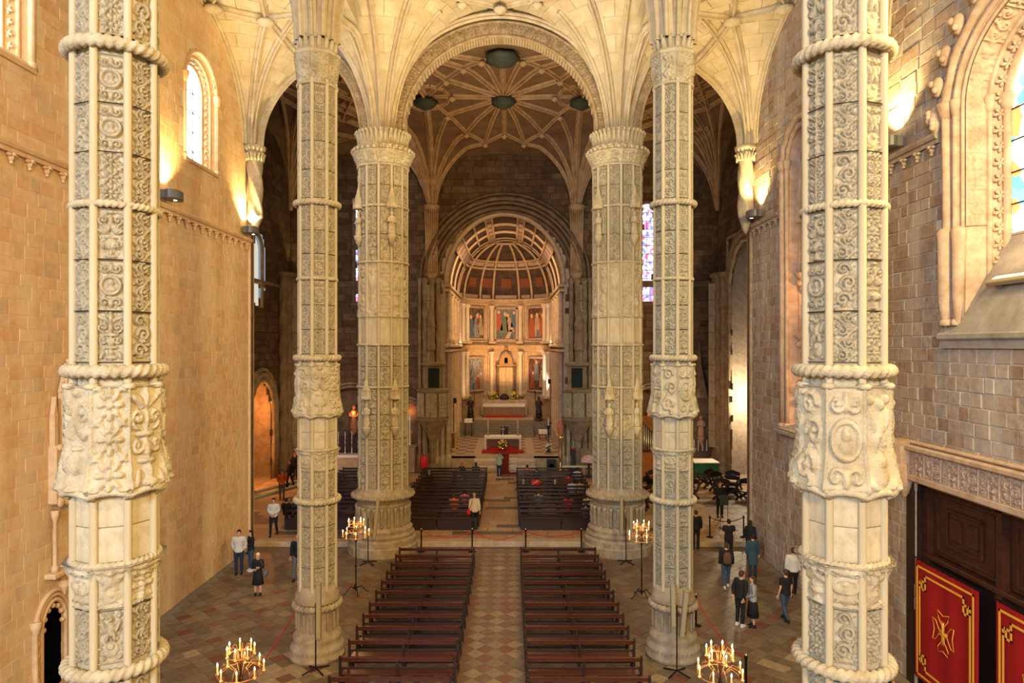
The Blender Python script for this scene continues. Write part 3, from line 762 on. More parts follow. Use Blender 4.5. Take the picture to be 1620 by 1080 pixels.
# crockets running up the outer arch
b = MB(); P = arch_pts(c, hw+.38, zs-.2, zs, ri+.38, 12)
for k, (s, z) in enumerate(P):
    if z > zs-.3: b.ball((XW-.08, s, z), .2, 8, 6, sx=.7, sz=1.3); b.ball((XW-.2, s+.08, z+.1), .09, 6, 5); b.ball((XW-.2, s-.08, z-.1), .09, 6, 5)
b.obj('crocket', RJ, t, smooth=True)
for k in range(1): pass
# window 4: tall narrow niche window behind the near pillar
c, hw, zb, zs, ri = RW[1]
t = splayed_window('window_4', None, 1, XW, c, hw, zb, zs, ri, RJ, [(.0, hw+.05, .14, 1), (.06, hw-.22, .09, 1), (.5, hw-.35, .05, 0), (.9, hw-.5, .06, 0)], 1.3, hw-.75, RJ, None)
for z in (7.2, 9.5, 11.9):
    for sd in (1,):
        b = MB(); b.lathe([(.03, -.75), (.1, -.6), (.08, -.45), (.2, -.3), (.14, -.2), (.3, -.02), (.32, .05), (.1, .06)], 8, (XW+.55, c+sd*(hw-.5), z)); b.ball((XW+.4, c+sd*(hw-.55), z-.35), .12, 7, 5)
        b.obj('statue_bracket', RJ, t, auto=True)
b = MB(); b.lathe([(.2, 13.9), (.25, 14.1), (.18, 14.3), (.15, 15.2), (.02, 16.3)], 6, (XW+.5, c+hw-.5, 0)); b.obj('niche_canopy', RJ, t)
b = MB(); b.add([(XW-.25, c-hw-.1, 5.85), (XW-.25, c+hw+.1, 5.85), (XW+1.3, c+hw-.7, 6.3), (XW+1.3, c-hw+.7, 6.3)], [(3, 2, 1, 0)]); b.box((XW-.1, c, 5.72), (.34, 2*hw+.4, .2), bev=.05); b.obj('window_sill', LEAD, t)
point('niche_lamp', (XW+.75, 25.6, 6.9), 60, (1, .5, .15), .1); point('niche_lamp_top', (XW+.75, 25.6, 11.2), 70, (1, .5, .15), .1)

# ---------------- nave vault ----------------
R0, RV, HV, Z0 = .45, 4.95, 6.0, 18.0
def tz(d): q = min(max((d-R0)/RV, 0), 1); return Z0+HV*math.sqrt(1-(1-q)**2)
springs = [(x, y) for x in (-XW, -5.25, 5.25, XW) for y in (-.5, 9.86, 20.15, 30.6)]
vault = structure('ceiling')
b = MB(); n = 48; prof = [(R0+RV*(1-math.cos(PI/2*i/16)), Z0+HV*math.sin(PI/2*i/16)+.04) for i in range(17)]
b.lathe(prof, n, caps=False); tr = b.mesh('vault_shell', VJOINT)
FW = 4.4/6.0      # the side aisles are lower than the nave
b2 = MB()
for i in range(16):
    for k in range(n//2):
        a0, a1 = PI+PI*k/(n//2), PI+PI*(k+1)/(n//2); (r0, z0), (r1, z1) = prof[i], prof[i+1]
        b2.add([(r0*math.cos(a0), r0*math.sin(a0), z0), (r0*math.cos(a1), r0*math.sin(a1), z0), (r1*math.cos(a1), r1*math.sin(a1), z1), (r1*math.cos(a0), r1*math.sin(a0), z1)], [(0, 1, 2, 3)])
trh = b2.mesh('vault_shell', VJOINT)
for (x, y) in springs:
    inst('vault_shell', trh if y > 30 else tr, vault, (x, y, 0 if abs(x) < 6 else 18*(1-FW)), 0, (1, 1, 1 if abs(x) < 6 else FW))
b = MB(); b.box((0, 6.4, 24.2), (23.5, 49.5, .2))
for sx in (-1, 1): b.box((sx*8.7, 6.4, 23.3), (5.6, 48.3, 1.66))
b.obj('vault_crown', VJOINT, vault)
its = []
# radial web stones, lower envelope only
def nearest(x, y): return min((math.hypot(x-sx, y-sy), i) for i, (sx, sy) in enumerate(springs))
def env2(x, y): return min((min(18+(tz(math.hypot(x-sx, y-sy))-18)*(FW if abs(sx) > 6 else 1), 23.98 if abs(x) < 5.9 else 22.42), i) for i, (sx, sy) in enumerate(springs) if abs(sx) < 6 or abs(x) > 5.9)
for si, (sx, sy) in enumerate(springs):
    if sy < 15: continue
    phi = 0; k = 0; nst = 12
    for i in range(nst):
        p0, p1 = PI/2*i/nst, PI/2*(i+1)/nst
        r0, z0, r1, z1 = R0+RV*(1-math.cos(p0)), Z0+HV*math.sin(p0), R0+RV*(1-math.cos(p1)), Z0+HV*math.sin(p1)
        rm = (r0+r1)/2; na = 8 if rm < 1.2 else (16 if rm < 3 else 24)
        for k in range(na):
            off = .5 if i % 2 else 0
            a0, a1 = 2*PI*(k+off)/na, 2*PI*(k+1+off)/na; am = (a0+a1)/2
            mx, my = sx+rm*math.cos(am), sy+rm*math.sin(am)
            if my > 30.55 or my < 14 or abs(mx) > XW+.1: continue
            fz = FW if abs(sx) > 6 else 1; zz_ = 18+(z0+z1)/2*fz-18*fz
            if zz_-env2(mx, my)[0] > .22: continue
            y0_, y1_ = 18+(z0-18)*fz, 18+(z1-18)*fz
            P = [(sx+r0*math.cos(a0), sy+r0*math.sin(a0), y0_), (sx+r0*math.cos(a1), sy+r0*math.sin(a1), y0_), (sx+r1*math.cos(a1), sy+r1*math.sin(a1), y1_), (sx+r1*math.cos(a0), sy+r1*math.sin(a0), y1_)]
            nm_ = (math.cos(am)*math.cos((p0+p1)/2+0), math.sin(am)*math.cos((p0+p1)/2), -math.sin((p0+p1)/2)*1.0)
            its.append((P, nm_, rnd.random()))
x = -XW
while x < XW:
    y = 14.
    while y < 30.5:
        dn, _ = nearest(x+.5, y+.3)
        if dn > R0+RV-.1 and abs(x+.5) < 5.5: its.append(([(x, y, 24.03), (x+1, y, 24.03), (x+1, y+.6, 24.03), (x, y+.6, 24.03)], (0, 0, -1), rnd.random()))
        y += .6
    x += 1.0
pieces(vault, 'web_stone', its, VAULT, gap=.016, depth=.05, jit=.006)
# ribs: one radial rib mesh shared by all
def rib_section(k):      # moulded section: width offset, drop
    return [(-.15, .02), (-.15, -.05), (-.10, -.09), (-.06, -.13), (-.05, -.22), (0, -.25), (.05, -.22), (.06, -.13), (.10, -.09), (.15, -.05), (.15, .02)]
SEC = rib_section(0)
def rib_mesh(pts, nrm, s=1.0, m=None, name='rib', sec=None, closed=False):
    """sweep the moulded section along pts; nrm(i)= direction into the room"""
    P = [Vector(p) for p in pts]; vs = []; S_ = sec or SEC; n = len(S_)
    for i, p in enumerate(P):
        t = (P[min(i+1, len(P)-1)]-P[max(i-1, 0)]).normalized(); N_ = Vector(nrm(i)); N_ = (N_-t*N_.dot(t)).normalized(); B_ = t.cross(N_)
        for (u, v) in S_: vs.append(p+B_*(u*s)-N_*(v*s))
    fs = [(i*n+k, i*n+k+1, (i+1)*n+k+1, (i+1)*n+k) for i in range(len(P)-1) for k in range(n-1)]
    b = MB(); b.add(vs, fs); me = b.mesh(name, m or RIBM, False); recalc(me); return me
rp = [(R0+RV*(1-math.cos(PI/2*i/20)), 0, Z0+HV*math.sin(PI/2*i/20)) for i in range(21)]
rib_full = rib_mesh(rp, lambda i: (math.cos(PI/2*i/20), 0, -math.sin(PI/2*i/20)))
rp2 = rp[:15]; rib_mid = rib_mesh(rp2, lambda i: (math.cos(PI/2*i/20), 0, -math.sin(PI/2*i/20)), .8)
for (x, y) in springs:
    if y < 15: continue
    for k in range(8 if abs(x) > 6 else 12):
        a = k*PI/(4 if abs(x) > 6 else 6)
        if (x > 6 and math.cos(a) > .1) or (x < -6 and math.cos(a) < -.1) or (y > 30 and math.sin(a) > .1): continue
        inst('rib', rib_full if k % 2 == 0 or abs(x) > 6 else rib_mid, vault, (x, y, 0 if abs(x) < 6 else 18*(1-FW)), a, (1, 1, 1 if abs(x) < 6 else FW))
# liernes and bosses near the crown
def boss(parent, p, r, m=None, drop=.12, nm='boss'):
    b = MB(); b.lathe([(r*.5, .1), (r, 0), (r*1.05, -drop*.5), (r*.8, -drop), (r*.5, -drop*1.3), (r*.2, -drop*1.7), (.01, -drop*1.8)], 14, (0, 0, 0), rf=lambda a, z: 1+.07*math.cos(7*a)); 
    o = b.obj(nm, m or RIBM, parent, smooth=True); o.location = p; return o
def env(x, y): return env2(x, y)[0]
def lierne(parent, p, q, zf, s=.8, m=None, nn=8):
    pts = [(p[0]+(q[0]-p[0])*i/nn, p[1]+(q[1]-p[1])*i/nn) for i in range(nn+1)]
    me = rib_mesh([(a, c, zf(a, c)) for a, c in pts], lambda i: (0, 0, -1), s, m)
    o = bpy.data.objects.new('rib', me); link(o, parent)
for cy in (25.4,):
    for sx in (-1, 1):
        for sy in (-1, 1):
            lierne(vault, (0, cy), (sx*2.6, cy+sy*2.6), env); lierne(vault, (sx*2.6, cy+sy*2.6), (0, cy+sy*4.6), env)
            lierne(vault, (sx*1.6, cy+sy*3.6), (0, cy+sy*2.9), env, .7); boss(vault, (sx*1.6, cy+sy*3.6, env(sx*1.6, cy+sy*3.6)-.15), .22)
            boss(vault, (sx*2.6, cy+sy*2.6, env(sx*2.6, cy+sy*2.6)-.15), .26)
    for sy in (-1, 1): boss(vault, (0, cy+sy*2.9, 23.8), .25); boss(vault, (0, cy+sy*4.3, 23.75), .28)
    for sx in (-1, 1):
        for q in ((sx*9.3, cy+1.8), (sx*8.3, cy-2.6), (sx*11.0, cy+.9), (sx*6.6, cy+1.8)):
            boss(vault, (q[0], q[1], env(*q)-.18), .34)
        A = [(sx*9.3, cy+1.8), (sx*11.1, cy+.9), (sx*8.3, cy-2.6), (sx*6.6, cy+1.8)]
        for p, q in zip(A, A[1:]+A[:1]): lierne(vault, p, q, env, .9)
        lierne(vault, (sx*9.3, cy+1.8), (sx*8.6, cy+5), env, 1); lierne(vault, (sx*9.3, cy+1.8), (sx*11.2, cy+5.1), env, 1); lierne(vault, (sx*6.6, cy+1.8), (sx*5.4, cy+5.1), env, 1); lierne(vault, (sx*9.3, cy+1.8), (sx*8.3, cy-2.6), env, .9)
# wall respond (twisted corbel shaft) at the east end of each side wall
for sx in (-1, 1):
    t = structure('trim_%d' % (3 if sx < 0 else 4)); t.location = (sx*(XW-.35), 30.45, 0)
    b = MB(); b.lathe([(.02, 14.1), (.12, 14.25), (.3, 14.8)]+[(.32, 14.8+.1*i) for i in range(28)]+[(.4, 17.65), (.34, 17.7)], 20, rf=lambda a, z: 1+.13*math.cos(4*a+5*z)); b.obj('twisted_shaft', STONE, t, smooth=True)
    b = MB(); b.lathe([(.34, 17.68), (.46, 17.8), (.5, 17.95), (.42, 18.0)], 12); b.obj('capital', STONE, t, smooth=True); inst('leaf_ring', PK['capleaf'], t, (0, 0, 17.3), 0, (.75, .75, .8))

# ---------------- crossing wall with three carved arches ----------------
cross = structure('wall_crossing')
arches = [(0, 4.32, 18.7, 4.2), (-8.55, 2.35, 18.3, 3.75), (8.55, 2.35, 18.3, 3.75)]
b = MB(); step = .12; x = -XW-.4
while x < XW+.4:
    xm = x+step/2; zl = 18.2; inside = False
    for c, hw, zs, ri in arches:
        if abs(xm-c) < hw: zl = zs+ri*math.sqrt(1-((xm-c)/hw)**2); inside = True
    b.box((xm, 30.9, (zl+25)/2), (step, .7, 25-zl)); x += step
b.obj('wall_core', VAULT, cross)
def arch_band(parent, c, hw, zs, rise, y, w, depth, kinds, seg, m, x=0):
    """carved face ring + soffit of a transverse arch"""
    def pt(a, q): return c+(hw+q)*math.cos(a), zs+(rise+q)*math.sin(a)
    for s in range(seg):
        X_, Z_, H = relief_field(kinds[s % len(kinds)], 120+s, 14, 24); vs = []
        for j in range(25):
            a = PI-PI*(s+j/24)/seg
            for i in range(15):
                q = w*i/14; px, pz = pt(a, q); vs.append((px, y-.06-H[j][i]*depth, pz))
        fs = [(j*15+i, j*15+i+1, (j+1)*15+i+1, (j+1)*15+i) for j in range(24) for i in range(14)]
        b = MB(); b.add(vs, fs); me = b.mesh('carved_voussoir', m, True); recalc(me); link(bpy.data.objects.new('carved_voussoir', me), parent)
    b = MB(); N_ = 48
    for q, r in ((0, .07), (w, .07)): b.tube([(*pt(PI-PI*i/N_, q), 0)[0:1]+(y-.06,)+(pt(PI-PI*i/N_, q)[1],) for i in range(N_+1)], r, 8)
    A = [(pt(PI-PI*i/N_, 0)[0], y-.06, pt(PI-PI*i/N_, 0)[1]) for i in range(N_+1)]; B = [(p[0], y+.8, p[2]) for p in A]
    b.loft(A, B); b.obj('arch_soffit', m, parent, auto=True)
ARCHM = mat('arch_stone', (.42, .32, .19), .85, .4, 3, .2, 20, col2=(.55, .48, .38))
arch_band(cross, 0, 4.32, 18.7, 4.2, 30.45, .62, .10, [0, 5, 3, 5], 26, ARCHM)
for sx in (-1, 1): arch_band(cross, sx*8.55, 2.35, 18.3, 3.75, 30.45, .42, .08, [0, 5, 3], 16, ARCHM)
b = MB()
for c, hw, zs, ri in arches:
    for q in (.72, .86): b.tube([(c+(hw+q)*math.cos(PI-PI*i/40), 30.35-q*.3, zs+(ri+q)*math.sin(PI-PI*i/40)) for i in range(41)], .08, 8)
b.obj('arch_moulding', RIBM, cross, smooth=True)
# ---------------- transept shell ----------------
tw = structure('wall_back')
PB = lambda s, z, dd=0: (s, YB-dd, z)
CHA = (.05, 4.7, 0, 14.0, 4.7)          # chancel arch
SG = [(-10.3, .55, 12.2, 18.9, .55), (10.4, .55, 12.2, 18.9, .55)]
NI = [(-11.1, 1.9, ZP, 4.2, 1.9), (10.9, 1.9, ZP, 4.2, 1.9), (-6.9, .75, 1.2, 4.3, .75), (6.95, .75, 1.2, 4.3, .75)]
backing('wall_core', tw, PB, -XT-.5, XT+.5, 0, 26, [CHA]+SG+NI, DJOINT)
hp = [(c, hw+.14, zb, zs, ri+.14) for c, hw, zb, zs, ri in [CHA]+SG+NI]
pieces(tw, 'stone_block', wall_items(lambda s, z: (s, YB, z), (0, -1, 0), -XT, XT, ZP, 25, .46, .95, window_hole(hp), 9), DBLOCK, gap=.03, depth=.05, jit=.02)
b = MB()
for z in (13.7, 8.6):
    for a, c in ((-XT, -5.2), (5.3, XT)): b.tube([(a, YB-.06, z), (c, YB-.06, z)], .12, 8); b.box(((a+c)/2, YB-.03, z-.2), (c-a, .08, .22))
b.obj('cornice', STONE_DARK, tw, auto=True)
# arcs of the chancel arch: stepped orders, ropes
b = MB()
for q, r, yo in ((.12, .12, .05), (.42, .14, .12), (.75, .12, .18), (1.05, .16, .22), (1.4, .10, .12)):
    tws = q in (.42, 1.05)
    b.tube([(.05+(4.7+q)*math.cos(PI-PI*i/60), YB-yo, 14.0+(4.7+q)*math.sin(PI-PI*i/60)) for i in range(61)], r, 8, rf=(lambda i, a: 1+.2*math.cos(2*a+i*1.7)) if tws else None)
b.obj('arch_moulding', STONE_DARK, tw, smooth=True)
for sx in (-1, 1):
    xb = .05+sx*4.7
    b = MB()
    for q, r in ((.12, .16), (.55, .2), (1.05, .2), (1.45, .12)):
        b.lathe([(r*1.8, ZP), (r*1.8, ZP+.9), (r*1.2, ZP+1.1)]+[(r, ZP+1.2+.15*i) for i in range(82)]+[(r*1.6, 13.75), (r*1.4, 14.0)], 12, (xb+sx*q, YB-.12-.05*q, 0), rf=lambda a, z: 1+.16*math.cos(3*a+4*z))
    b.obj('jamb_shaft', STONE_MID, tw, smooth=True)
    for i in range(9):
        panel(tw, REL_S, 3+i, (xb+sx*.8, YB-.22, 3.2+i*1.15), (0, -1), .42, 1.1, .1)
# gothic tabernacle frames beside the arch
for sx in (-1, 1):
    for z0 in (8.8,):
        b = MB(); x0 = .05+sx*5.35
        b.lathe([(.3, 0), (.42, .3), (.34, .5), (.3, 1.6), (.36, 1.7), (.2, 2.6), (.02, 3.8)], 6, (x0, YB-.3, z0), rf=lambda a, z: 1+.12*math.cos(6*a+8*z)); b.obj('niche_canopy', STONE_MID, tw)
# end walls
for sx, nm in ((-1, 'wall_transept_left'), (1, 'wall_transept_right')):
    t = structure(nm); PS = lambda s, z, dd=0, sx=sx: (sx*(XT-dd), s, z)
    W = [(43.6, 2.0, ZP, 4.6, 2.2), (43.4, 1.1, 11.6, 15.2, 1.1)] if sx < 0 else [(43.6, 2.9, ZP, 12.6, 3.2)]
    backing('wall_core', t, PS, 30.8, YB+.2, 0, 26, W, DJOINT)
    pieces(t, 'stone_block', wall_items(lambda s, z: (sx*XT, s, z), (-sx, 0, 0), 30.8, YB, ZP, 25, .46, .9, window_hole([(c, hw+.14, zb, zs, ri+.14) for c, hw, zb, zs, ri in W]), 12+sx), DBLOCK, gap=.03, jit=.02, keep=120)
    b = MB(); c, hw, zb, zs, ri = W[0]
    for q, r in ((.1, .14), (.45, .2), (.8, .14)):
        b.tube([(sx*(XT-.1), s, z) for s, z in arch_pts(c, hw+q, zb, zs, ri+q, 30)], r, 10, rf=lambda i, a: 1+.2*math.cos(2*a+i*1.6))
    b.obj('arch_moulding', STONE_MID, t, smooth=True)
    # compound twisted pilaster in the far corner
    for i, (dx, dy) in enumerate(((.25, 2.3), (.45, 1.85), (.5, 1.3))):
        b = MB(); b.lathe([(.5, ZP), (.5, ZP+.5), (.38, ZP+.7), (.42, ZP+.9)]+[(.29, ZP+1.1+.22*k) for k in range(58)]+[(.4, 13.9), (.42, 14.2)], 14, (sx*(XT-dx), YB-dy, 0), rf=lambda a, z: 1+.14*math.cos(3*a+sx*3.4*z)); b.obj('twisted_shaft', STONE_MID, t, smooth=True)
    for i in range(10): panel(t, REL_S, i, (sx*(XT-.85), YB-1.55, 2.0+i*1.15), (-sx*.6, -.8), .5, 1.12, .1)
# recess behind the left arch (orange lit chapel) and right arch (bright chapel)
for sx in (-1, 1):
    t = structure('wall_chapel_left' if sx < 0 else 'wall_chapel_right'); b = MB(); X1 = sx*(XT+2.2)
    b.box((X1, 43.3, 6.5), (.2, 8, 13)); b.box((sx*(XT+1.1), 47.2, 6.2), (2.4, .2, 12.4)); b.box((sx*(XT+1.1), 39.5, 6.5), (2.4, .2, 13)); b.box((sx*(XT+1.1), 43.3, 13.2 if sx < 0 else 16.5), (2.4, 8, .2)); b.box((sx*(XT+1.1), 43.3, ZP-.1), (2.4, 8, .2))
    if sx > 0: b.box((X1, 43.3, 14.5), (.2, 8, 8)); b.box((sx*(XT+1.1), 47.2, 14.4), (2.4, .2, 4.0))
    b.obj('wall_core', STONE_MID if sx < 0 else RPLAIN, t)
    b = MB()
    for yy in (41.6, 44.8):
        b.lathe([(.35, ZP), (.35, ZP+1.0), (.22, ZP+1.2), (.2, 5.4), (.3, 5.8), (.36, 6.0)], 14, (sx*(XT+1.6), yy, 0))
    b.box((sx*(XT+1.6), 43.2, 6.2), (.8, 4.4, .35), bev=.05)
    b.obj('chapel_colonnade', MARBLE if sx < 0 else MARBLE_W, t, auto=True)
point('left_chapel_lamp', (-XT-.9, 43.0, 3.2), 420, (1, .36, .10), .2)
point('left_chapel_lamp_high', (-XT-.9, 45.6, 5.0), 220, (1, .36, .10), .2)
point('right_chapel_lamp', (XT+1.0, 45.4, 5.6), 900, (1, .84, .56), .3)
point('right_chapel_lamp_high', (XT+1.0, 43.0, 11), 40, (1, .8, .5), .3)
b = MB(); b.prism(arch_pts(43.4, .9, 11.7, 15.2, .9, 12), 0, .04, lambda u, v, d: (-XT-.4-d, u, v)); wn = structure('window_5'); b.obj('window_glass', mat('dim_daylit_glass', (1, 1, 1), .5, emit=(.8, .85, .75), estr=.55), wn)
b = MB(); b.box((-XT-.38, 43.4, 13.6), (.06, .1, 4.2)); b.tube([(-XT-.2, s, z) for s, z in arch_pts(43.4, 1.05, 11.6, 15.2, 1.05, 14)], .12, 8); b.obj('window_frame', STONE_MID, wn)
for i, (c, hw, zb, zs, ri) in enumerate(SG):
    wn = structure('window_%d' % (6+i)); b = MB(); b.prism(arch_pts(c, hw, zb, zs, ri, 12), 0, .04, lambda u, v, d: (u, YB+.3+d, v)); b.obj('window_glass', STG2, wn)
    b = MB(); b.tube([(s, YB-.02, z) for s, z in arch_pts(c, hw+.08, zb, zs, ri+.08, 14)], .12, 8)
    z = zb+.6
    while z < zs: b.box((c, YB+.27, z), (2*hw, .03, .04)); z += .6
    b.box((c, YB+.27, (zb+zs)/2), (.04, .03, zs-zb)); b.box((c, YB-.05, zb-.1), (2*hw+.5, .5, .18)); b.obj('window_frame', STONE_DARK, wn, auto=True)
# transept south side of crossing wall, above aisle wall ends
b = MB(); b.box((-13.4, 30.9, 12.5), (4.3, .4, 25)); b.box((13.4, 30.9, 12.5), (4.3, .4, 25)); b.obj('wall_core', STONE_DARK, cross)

# ---------------- transept vault ----------------
TS = [(-5.25, YB-.1), (5.25, YB-.1), (-XT, YB-.1), (XT, YB-.1), (-5.25, 31.1), (5.25, 31.1), (-XT, 31.1), (XT, 31.1)]
TR, TH, TZ = 5.3, 4.9, 18.9
def tzt(x, y):
    d = min(math.hypot(x-a, y-c) for a, c in TS); q = min(max((d-.2)/TR, 0), 1)
    crown = 24.0-.012*((abs(x) if abs(x) < 5.25 else abs(abs(x)-10.4))**2+(y-40.3)**2)
    return min(TZ+TH*math.sqrt(1-(1-q)**2), crown)
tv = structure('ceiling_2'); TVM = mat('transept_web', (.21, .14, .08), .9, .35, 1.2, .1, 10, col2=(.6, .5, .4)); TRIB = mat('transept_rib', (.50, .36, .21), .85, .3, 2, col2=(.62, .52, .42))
gx = np.arange(-XT-.2, XT+.3, .3); gy = np.arange(31.0, YB+.2, .3); vs = [(x, y, tzt(x, y)) for y in gy for x in gx]; W_ = len(gx)
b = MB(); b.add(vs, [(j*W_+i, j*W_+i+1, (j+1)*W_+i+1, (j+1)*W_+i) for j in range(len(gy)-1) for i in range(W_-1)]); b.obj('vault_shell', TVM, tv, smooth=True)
b = MB(); b.box((0, 40.2, 24.6), (33, 19.5, .2)); b.obj('roof_slab', STONE_DARK, tv)
def trib(p, q, s=.85, nn=14):
    s *= 1.25
    pts = [(p[0]+(q[0]-p[0])*i/nn, p[1]+(q[1]-p[1])*i/nn) for i in range(nn+1)]
    P = [Vector((a, c, tzt(a, c)+.03)) for a, c in pts]
    def nr(i):
        a, c = pts[i]; e = .1; gxx = (tzt(a+e, c)-tzt(a-e, c))/(2*e); gyy = (tzt(a, c+e)-tzt(a, c-e))/(2*e); return (gxx, gyy, -1)
    me = rib_mesh(P, nr, s, TRIB); link(bpy.data.objects.new('rib', me), tv)
C0 = (0.05, 40.2)
N1 = [(-3.07, 37.5), (-2.0, 35.6), (-1.0, 34.4), (.05, 34.9), (1.1, 34.4), (2.1, 35.6), (3.2, 37.5), (3.05, 40.0), (3.6, 43.2), (2.6, 46.1), (1.4, 47.7), (.05, 46.4), (-1.3, 47.7), (-2.5, 46.1), (-3.5, 43.2), (-2.95, 40.0)]
for p in N1: trib(C0, p)
for a, c in zip(N1, N1[1:]+N1[:1]):
    if not (a in ((3.2, 37.5), (3.05, 40.0), (-3.5, 43.2), (-2.95, 40.0))): trib(a, c, .75, 6)
for a in (N1[1], N1[5], N1[9], N1[13], N1[0], N1[6], N1[8], N1[14]):
    s = min(TS, key=lambda q: math.dist(q, a)); trib(a, s, .9, 24)
for a, s in ((N1[12], TS[0]), (N1[10], TS[1]), (N1[14], TS[0]), (N1[8], TS[1]), (N1[2], TS[4]), (N1[4], TS[5])): trib(a, s, .8, 24)
for sx in (-1, 1):      # ring and ribs round the side bosses, transverse ribs to springers
    cb = (sx*4.6+.05, 40.2)
    for k in range(10):
        a, c = k*PI/5, (k+1)*PI/5; trib((cb[0]+1.45*math.cos(a), cb[1]+1.9*math.sin(a)), (cb[0]+1.45*math.cos(c), cb[1]+1.9*math.sin(c)), .6, 4)
    trib(cb, (sx*3.0, 37.5), .7, 6); trib(cb, (sx*3.5, 43.2), .7, 6); trib(cb, (sx*5.2, YB-.3), 1.1, 26); trib(cb, (sx*5.2, 31.4), 1.1, 26); trib(cb, (sx*3.0, 40), .7, 5)
    for s in (TS[0] if sx < 0 else TS[1], TS[2] if sx < 0 else TS[3], TS[4] if sx < 0 else TS[5], TS[6] if sx < 0 else TS[7]):
        for tx, ty in ((10.4, 40.2), (10.4, 44.0), (10.4, 36.5), (8.0, 42), (12.6, 42), (8, 38.5), (12.6, 38.5), (13.6, 45.2), (7.2, 45.2)):
            if abs(ty-s[1]) < 14: trib(s, (sx*tx, ty), .8, 20)
    boss(tv, (sx*10.4, 40.2, tzt(sx*10.4, 40.2)-.2), .5, GREENB, .3)
for k, (x, y, r) in enumerate(((C0[0], C0[1], .7), (-4.55, 40.2, .68), (4.65, 40.2, .68), (.05, 33.2, .8))):
    boss(tv, (x, y, tzt(x, y)-.22), r, GREENB, .32)
for p in N1: boss(tv, (p[0], p[1], tzt(*p)-.2), .2, TRIB)
# lateral webs joints: thin shadow lines
# clustered responds below the springers on the back wall
b = MB()
for sx in (-1, 1):
    for k in range(-3, 4): b.tube([(sx*5.25+.13*k, YB-.2-.02*(3-abs(k)), 14.2), (sx*5.25+.13*k, YB-.2, 17.0), (sx*5.25+.16*k, YB-.2, 19.2)], .075, 8)
    b.lathe([(.5, 18.9), (.62, 19.1), (.6, 19.25), (.5, 19.3)], 12, (sx*5.25, YB-.1, 0)); b.lathe([(.05, 13.6), (.4, 14.1), (.48, 14.3), (.4, 14.4)], 12, (sx*5.25, YB-.1, 0))
b.obj('respond_shaft', TRIB, tw, smooth=True)
spot('left_transept_spot', (-14.2, 48.6, 13.0), (-14.6, 49.2, 20), 60, 420, YEL, .1); spot('right_transept_spot', (13.4, 48.6, 13.6), (14.6, 49.2, 20), 60, 140, (1, .55, .2), .1)

# ---------------- chancel ----------------
ch = structure('wall_chancel'); ZC = 1.2; CW = 4.3; ZL = 13.6
def apse(a, hw=CW, dp=4.4, y0=62.0): return (.05-hw*math.cos(a), y0+dp*math.sin(a))
def apse_ring(z, hw, dp, n=32): return [(*apse(PI*i/n, hw, dp), z) for i in range(n+1)]
b = MB()
for sx in (-1, 1): b.add([(sx*CW+.05, YB, 0), (sx*CW+.05, 62, 0), (sx*CW+.05, 62, ZL), (sx*CW+.05, YB, ZL)], [(0, 1, 2, 3)])
b.loft(apse_ring(0, CW, 4.4), apse_ring(ZL, CW, 4.4))
for sx in (-1, 1): b.box((sx*(CW+.45)+.05, YB+.25, 7.2), (.9, .3, 14.4))
b.loft([(.05-4.2*math.cos(PI*i/30), YB+.2, 13.9+4.95*math.sin(PI*i/30)) for i in range(31)], [(.05-5.2*math.cos(PI*i/30), YB+.2, 13.9+5.7*math.sin(PI*i/30)) for i in range(31)]); b.obj('wall_core', MARBLE, ch)
fl = structure('floor_3'); b = MB(); b.box((.05, 56, ZC-.2), (9.4, 13.6, .38)); b.obj('chancel_bed', MARBLE_P, fl)
its = []
for i in range(13):
    for j in range(14):
        x, y = -4.2+i*.65, YB+.2+j*.85; tone = .05 if i in (3, 9) else (.78 if (i+j) % 2 else .2)
        its.append(([(x, y, ZC), (x+.65, y, ZC), (x+.65, y+.85, ZC), (x, y+.85, ZC)], up, tone))
pieces(fl, 'marble_slab', its, mat('chancel_slab', (.5, .4, .3), .4, .2, 4, spec=.4, attr='tone', ramp=[(0, (.5, .42, .32)), (.3, (.42, .33, .24)), (.7, (.27, .15, .11)), (1, (.24, .13, .1))]), gap=.01, depth=.03, jit=.002)
st = structure('steps')      # steps up to the chancel
for i in range(5): b = MB(); b.box((.05, YB-.35*(5-i)+.35, ZP+(i+.5)*.19), (4.4 if i < 4 else 9.3, .7, .19), bev=.015); b.obj('step', MARBLE_W if i % 2 else MARBLE, st)
for sx in (-1, 1): b = MB(); b.box((sx*3.9+.05, YB-.05, (ZP+ZC)/2), (3.6, .6, ZC-ZP-.02), bev=.02); b.obj('step_wall', MARBLE, st)
GSTEP = mat('grey_step_stone', (.24, .21, .16), .7, .35, 4)
st2 = structure('steps_2')
for i in range(6): b = MB(); b.box((-.1, 61.0-.3*(6-i), ZC+(i+.5)*.18), (5.2, .62, .18), bev=.015); b.obj('step', GSTEP, st2)
b = MB(); b.box((.05, 64, ZC+.54), (8.9, 6.1, 1.08)); b.box((.05, 60.95, ZC+.56), (9.0, .15, 1.1)); b.obj('altar_platform', GSTEP, st2)
ZA = ZC+1.08
b = MB(); b.box((-.1, 63.8, ZA+.12), (5.4, 2.6, .24), bev=.02); b.obj('altar_dais', MARBLE, st2)
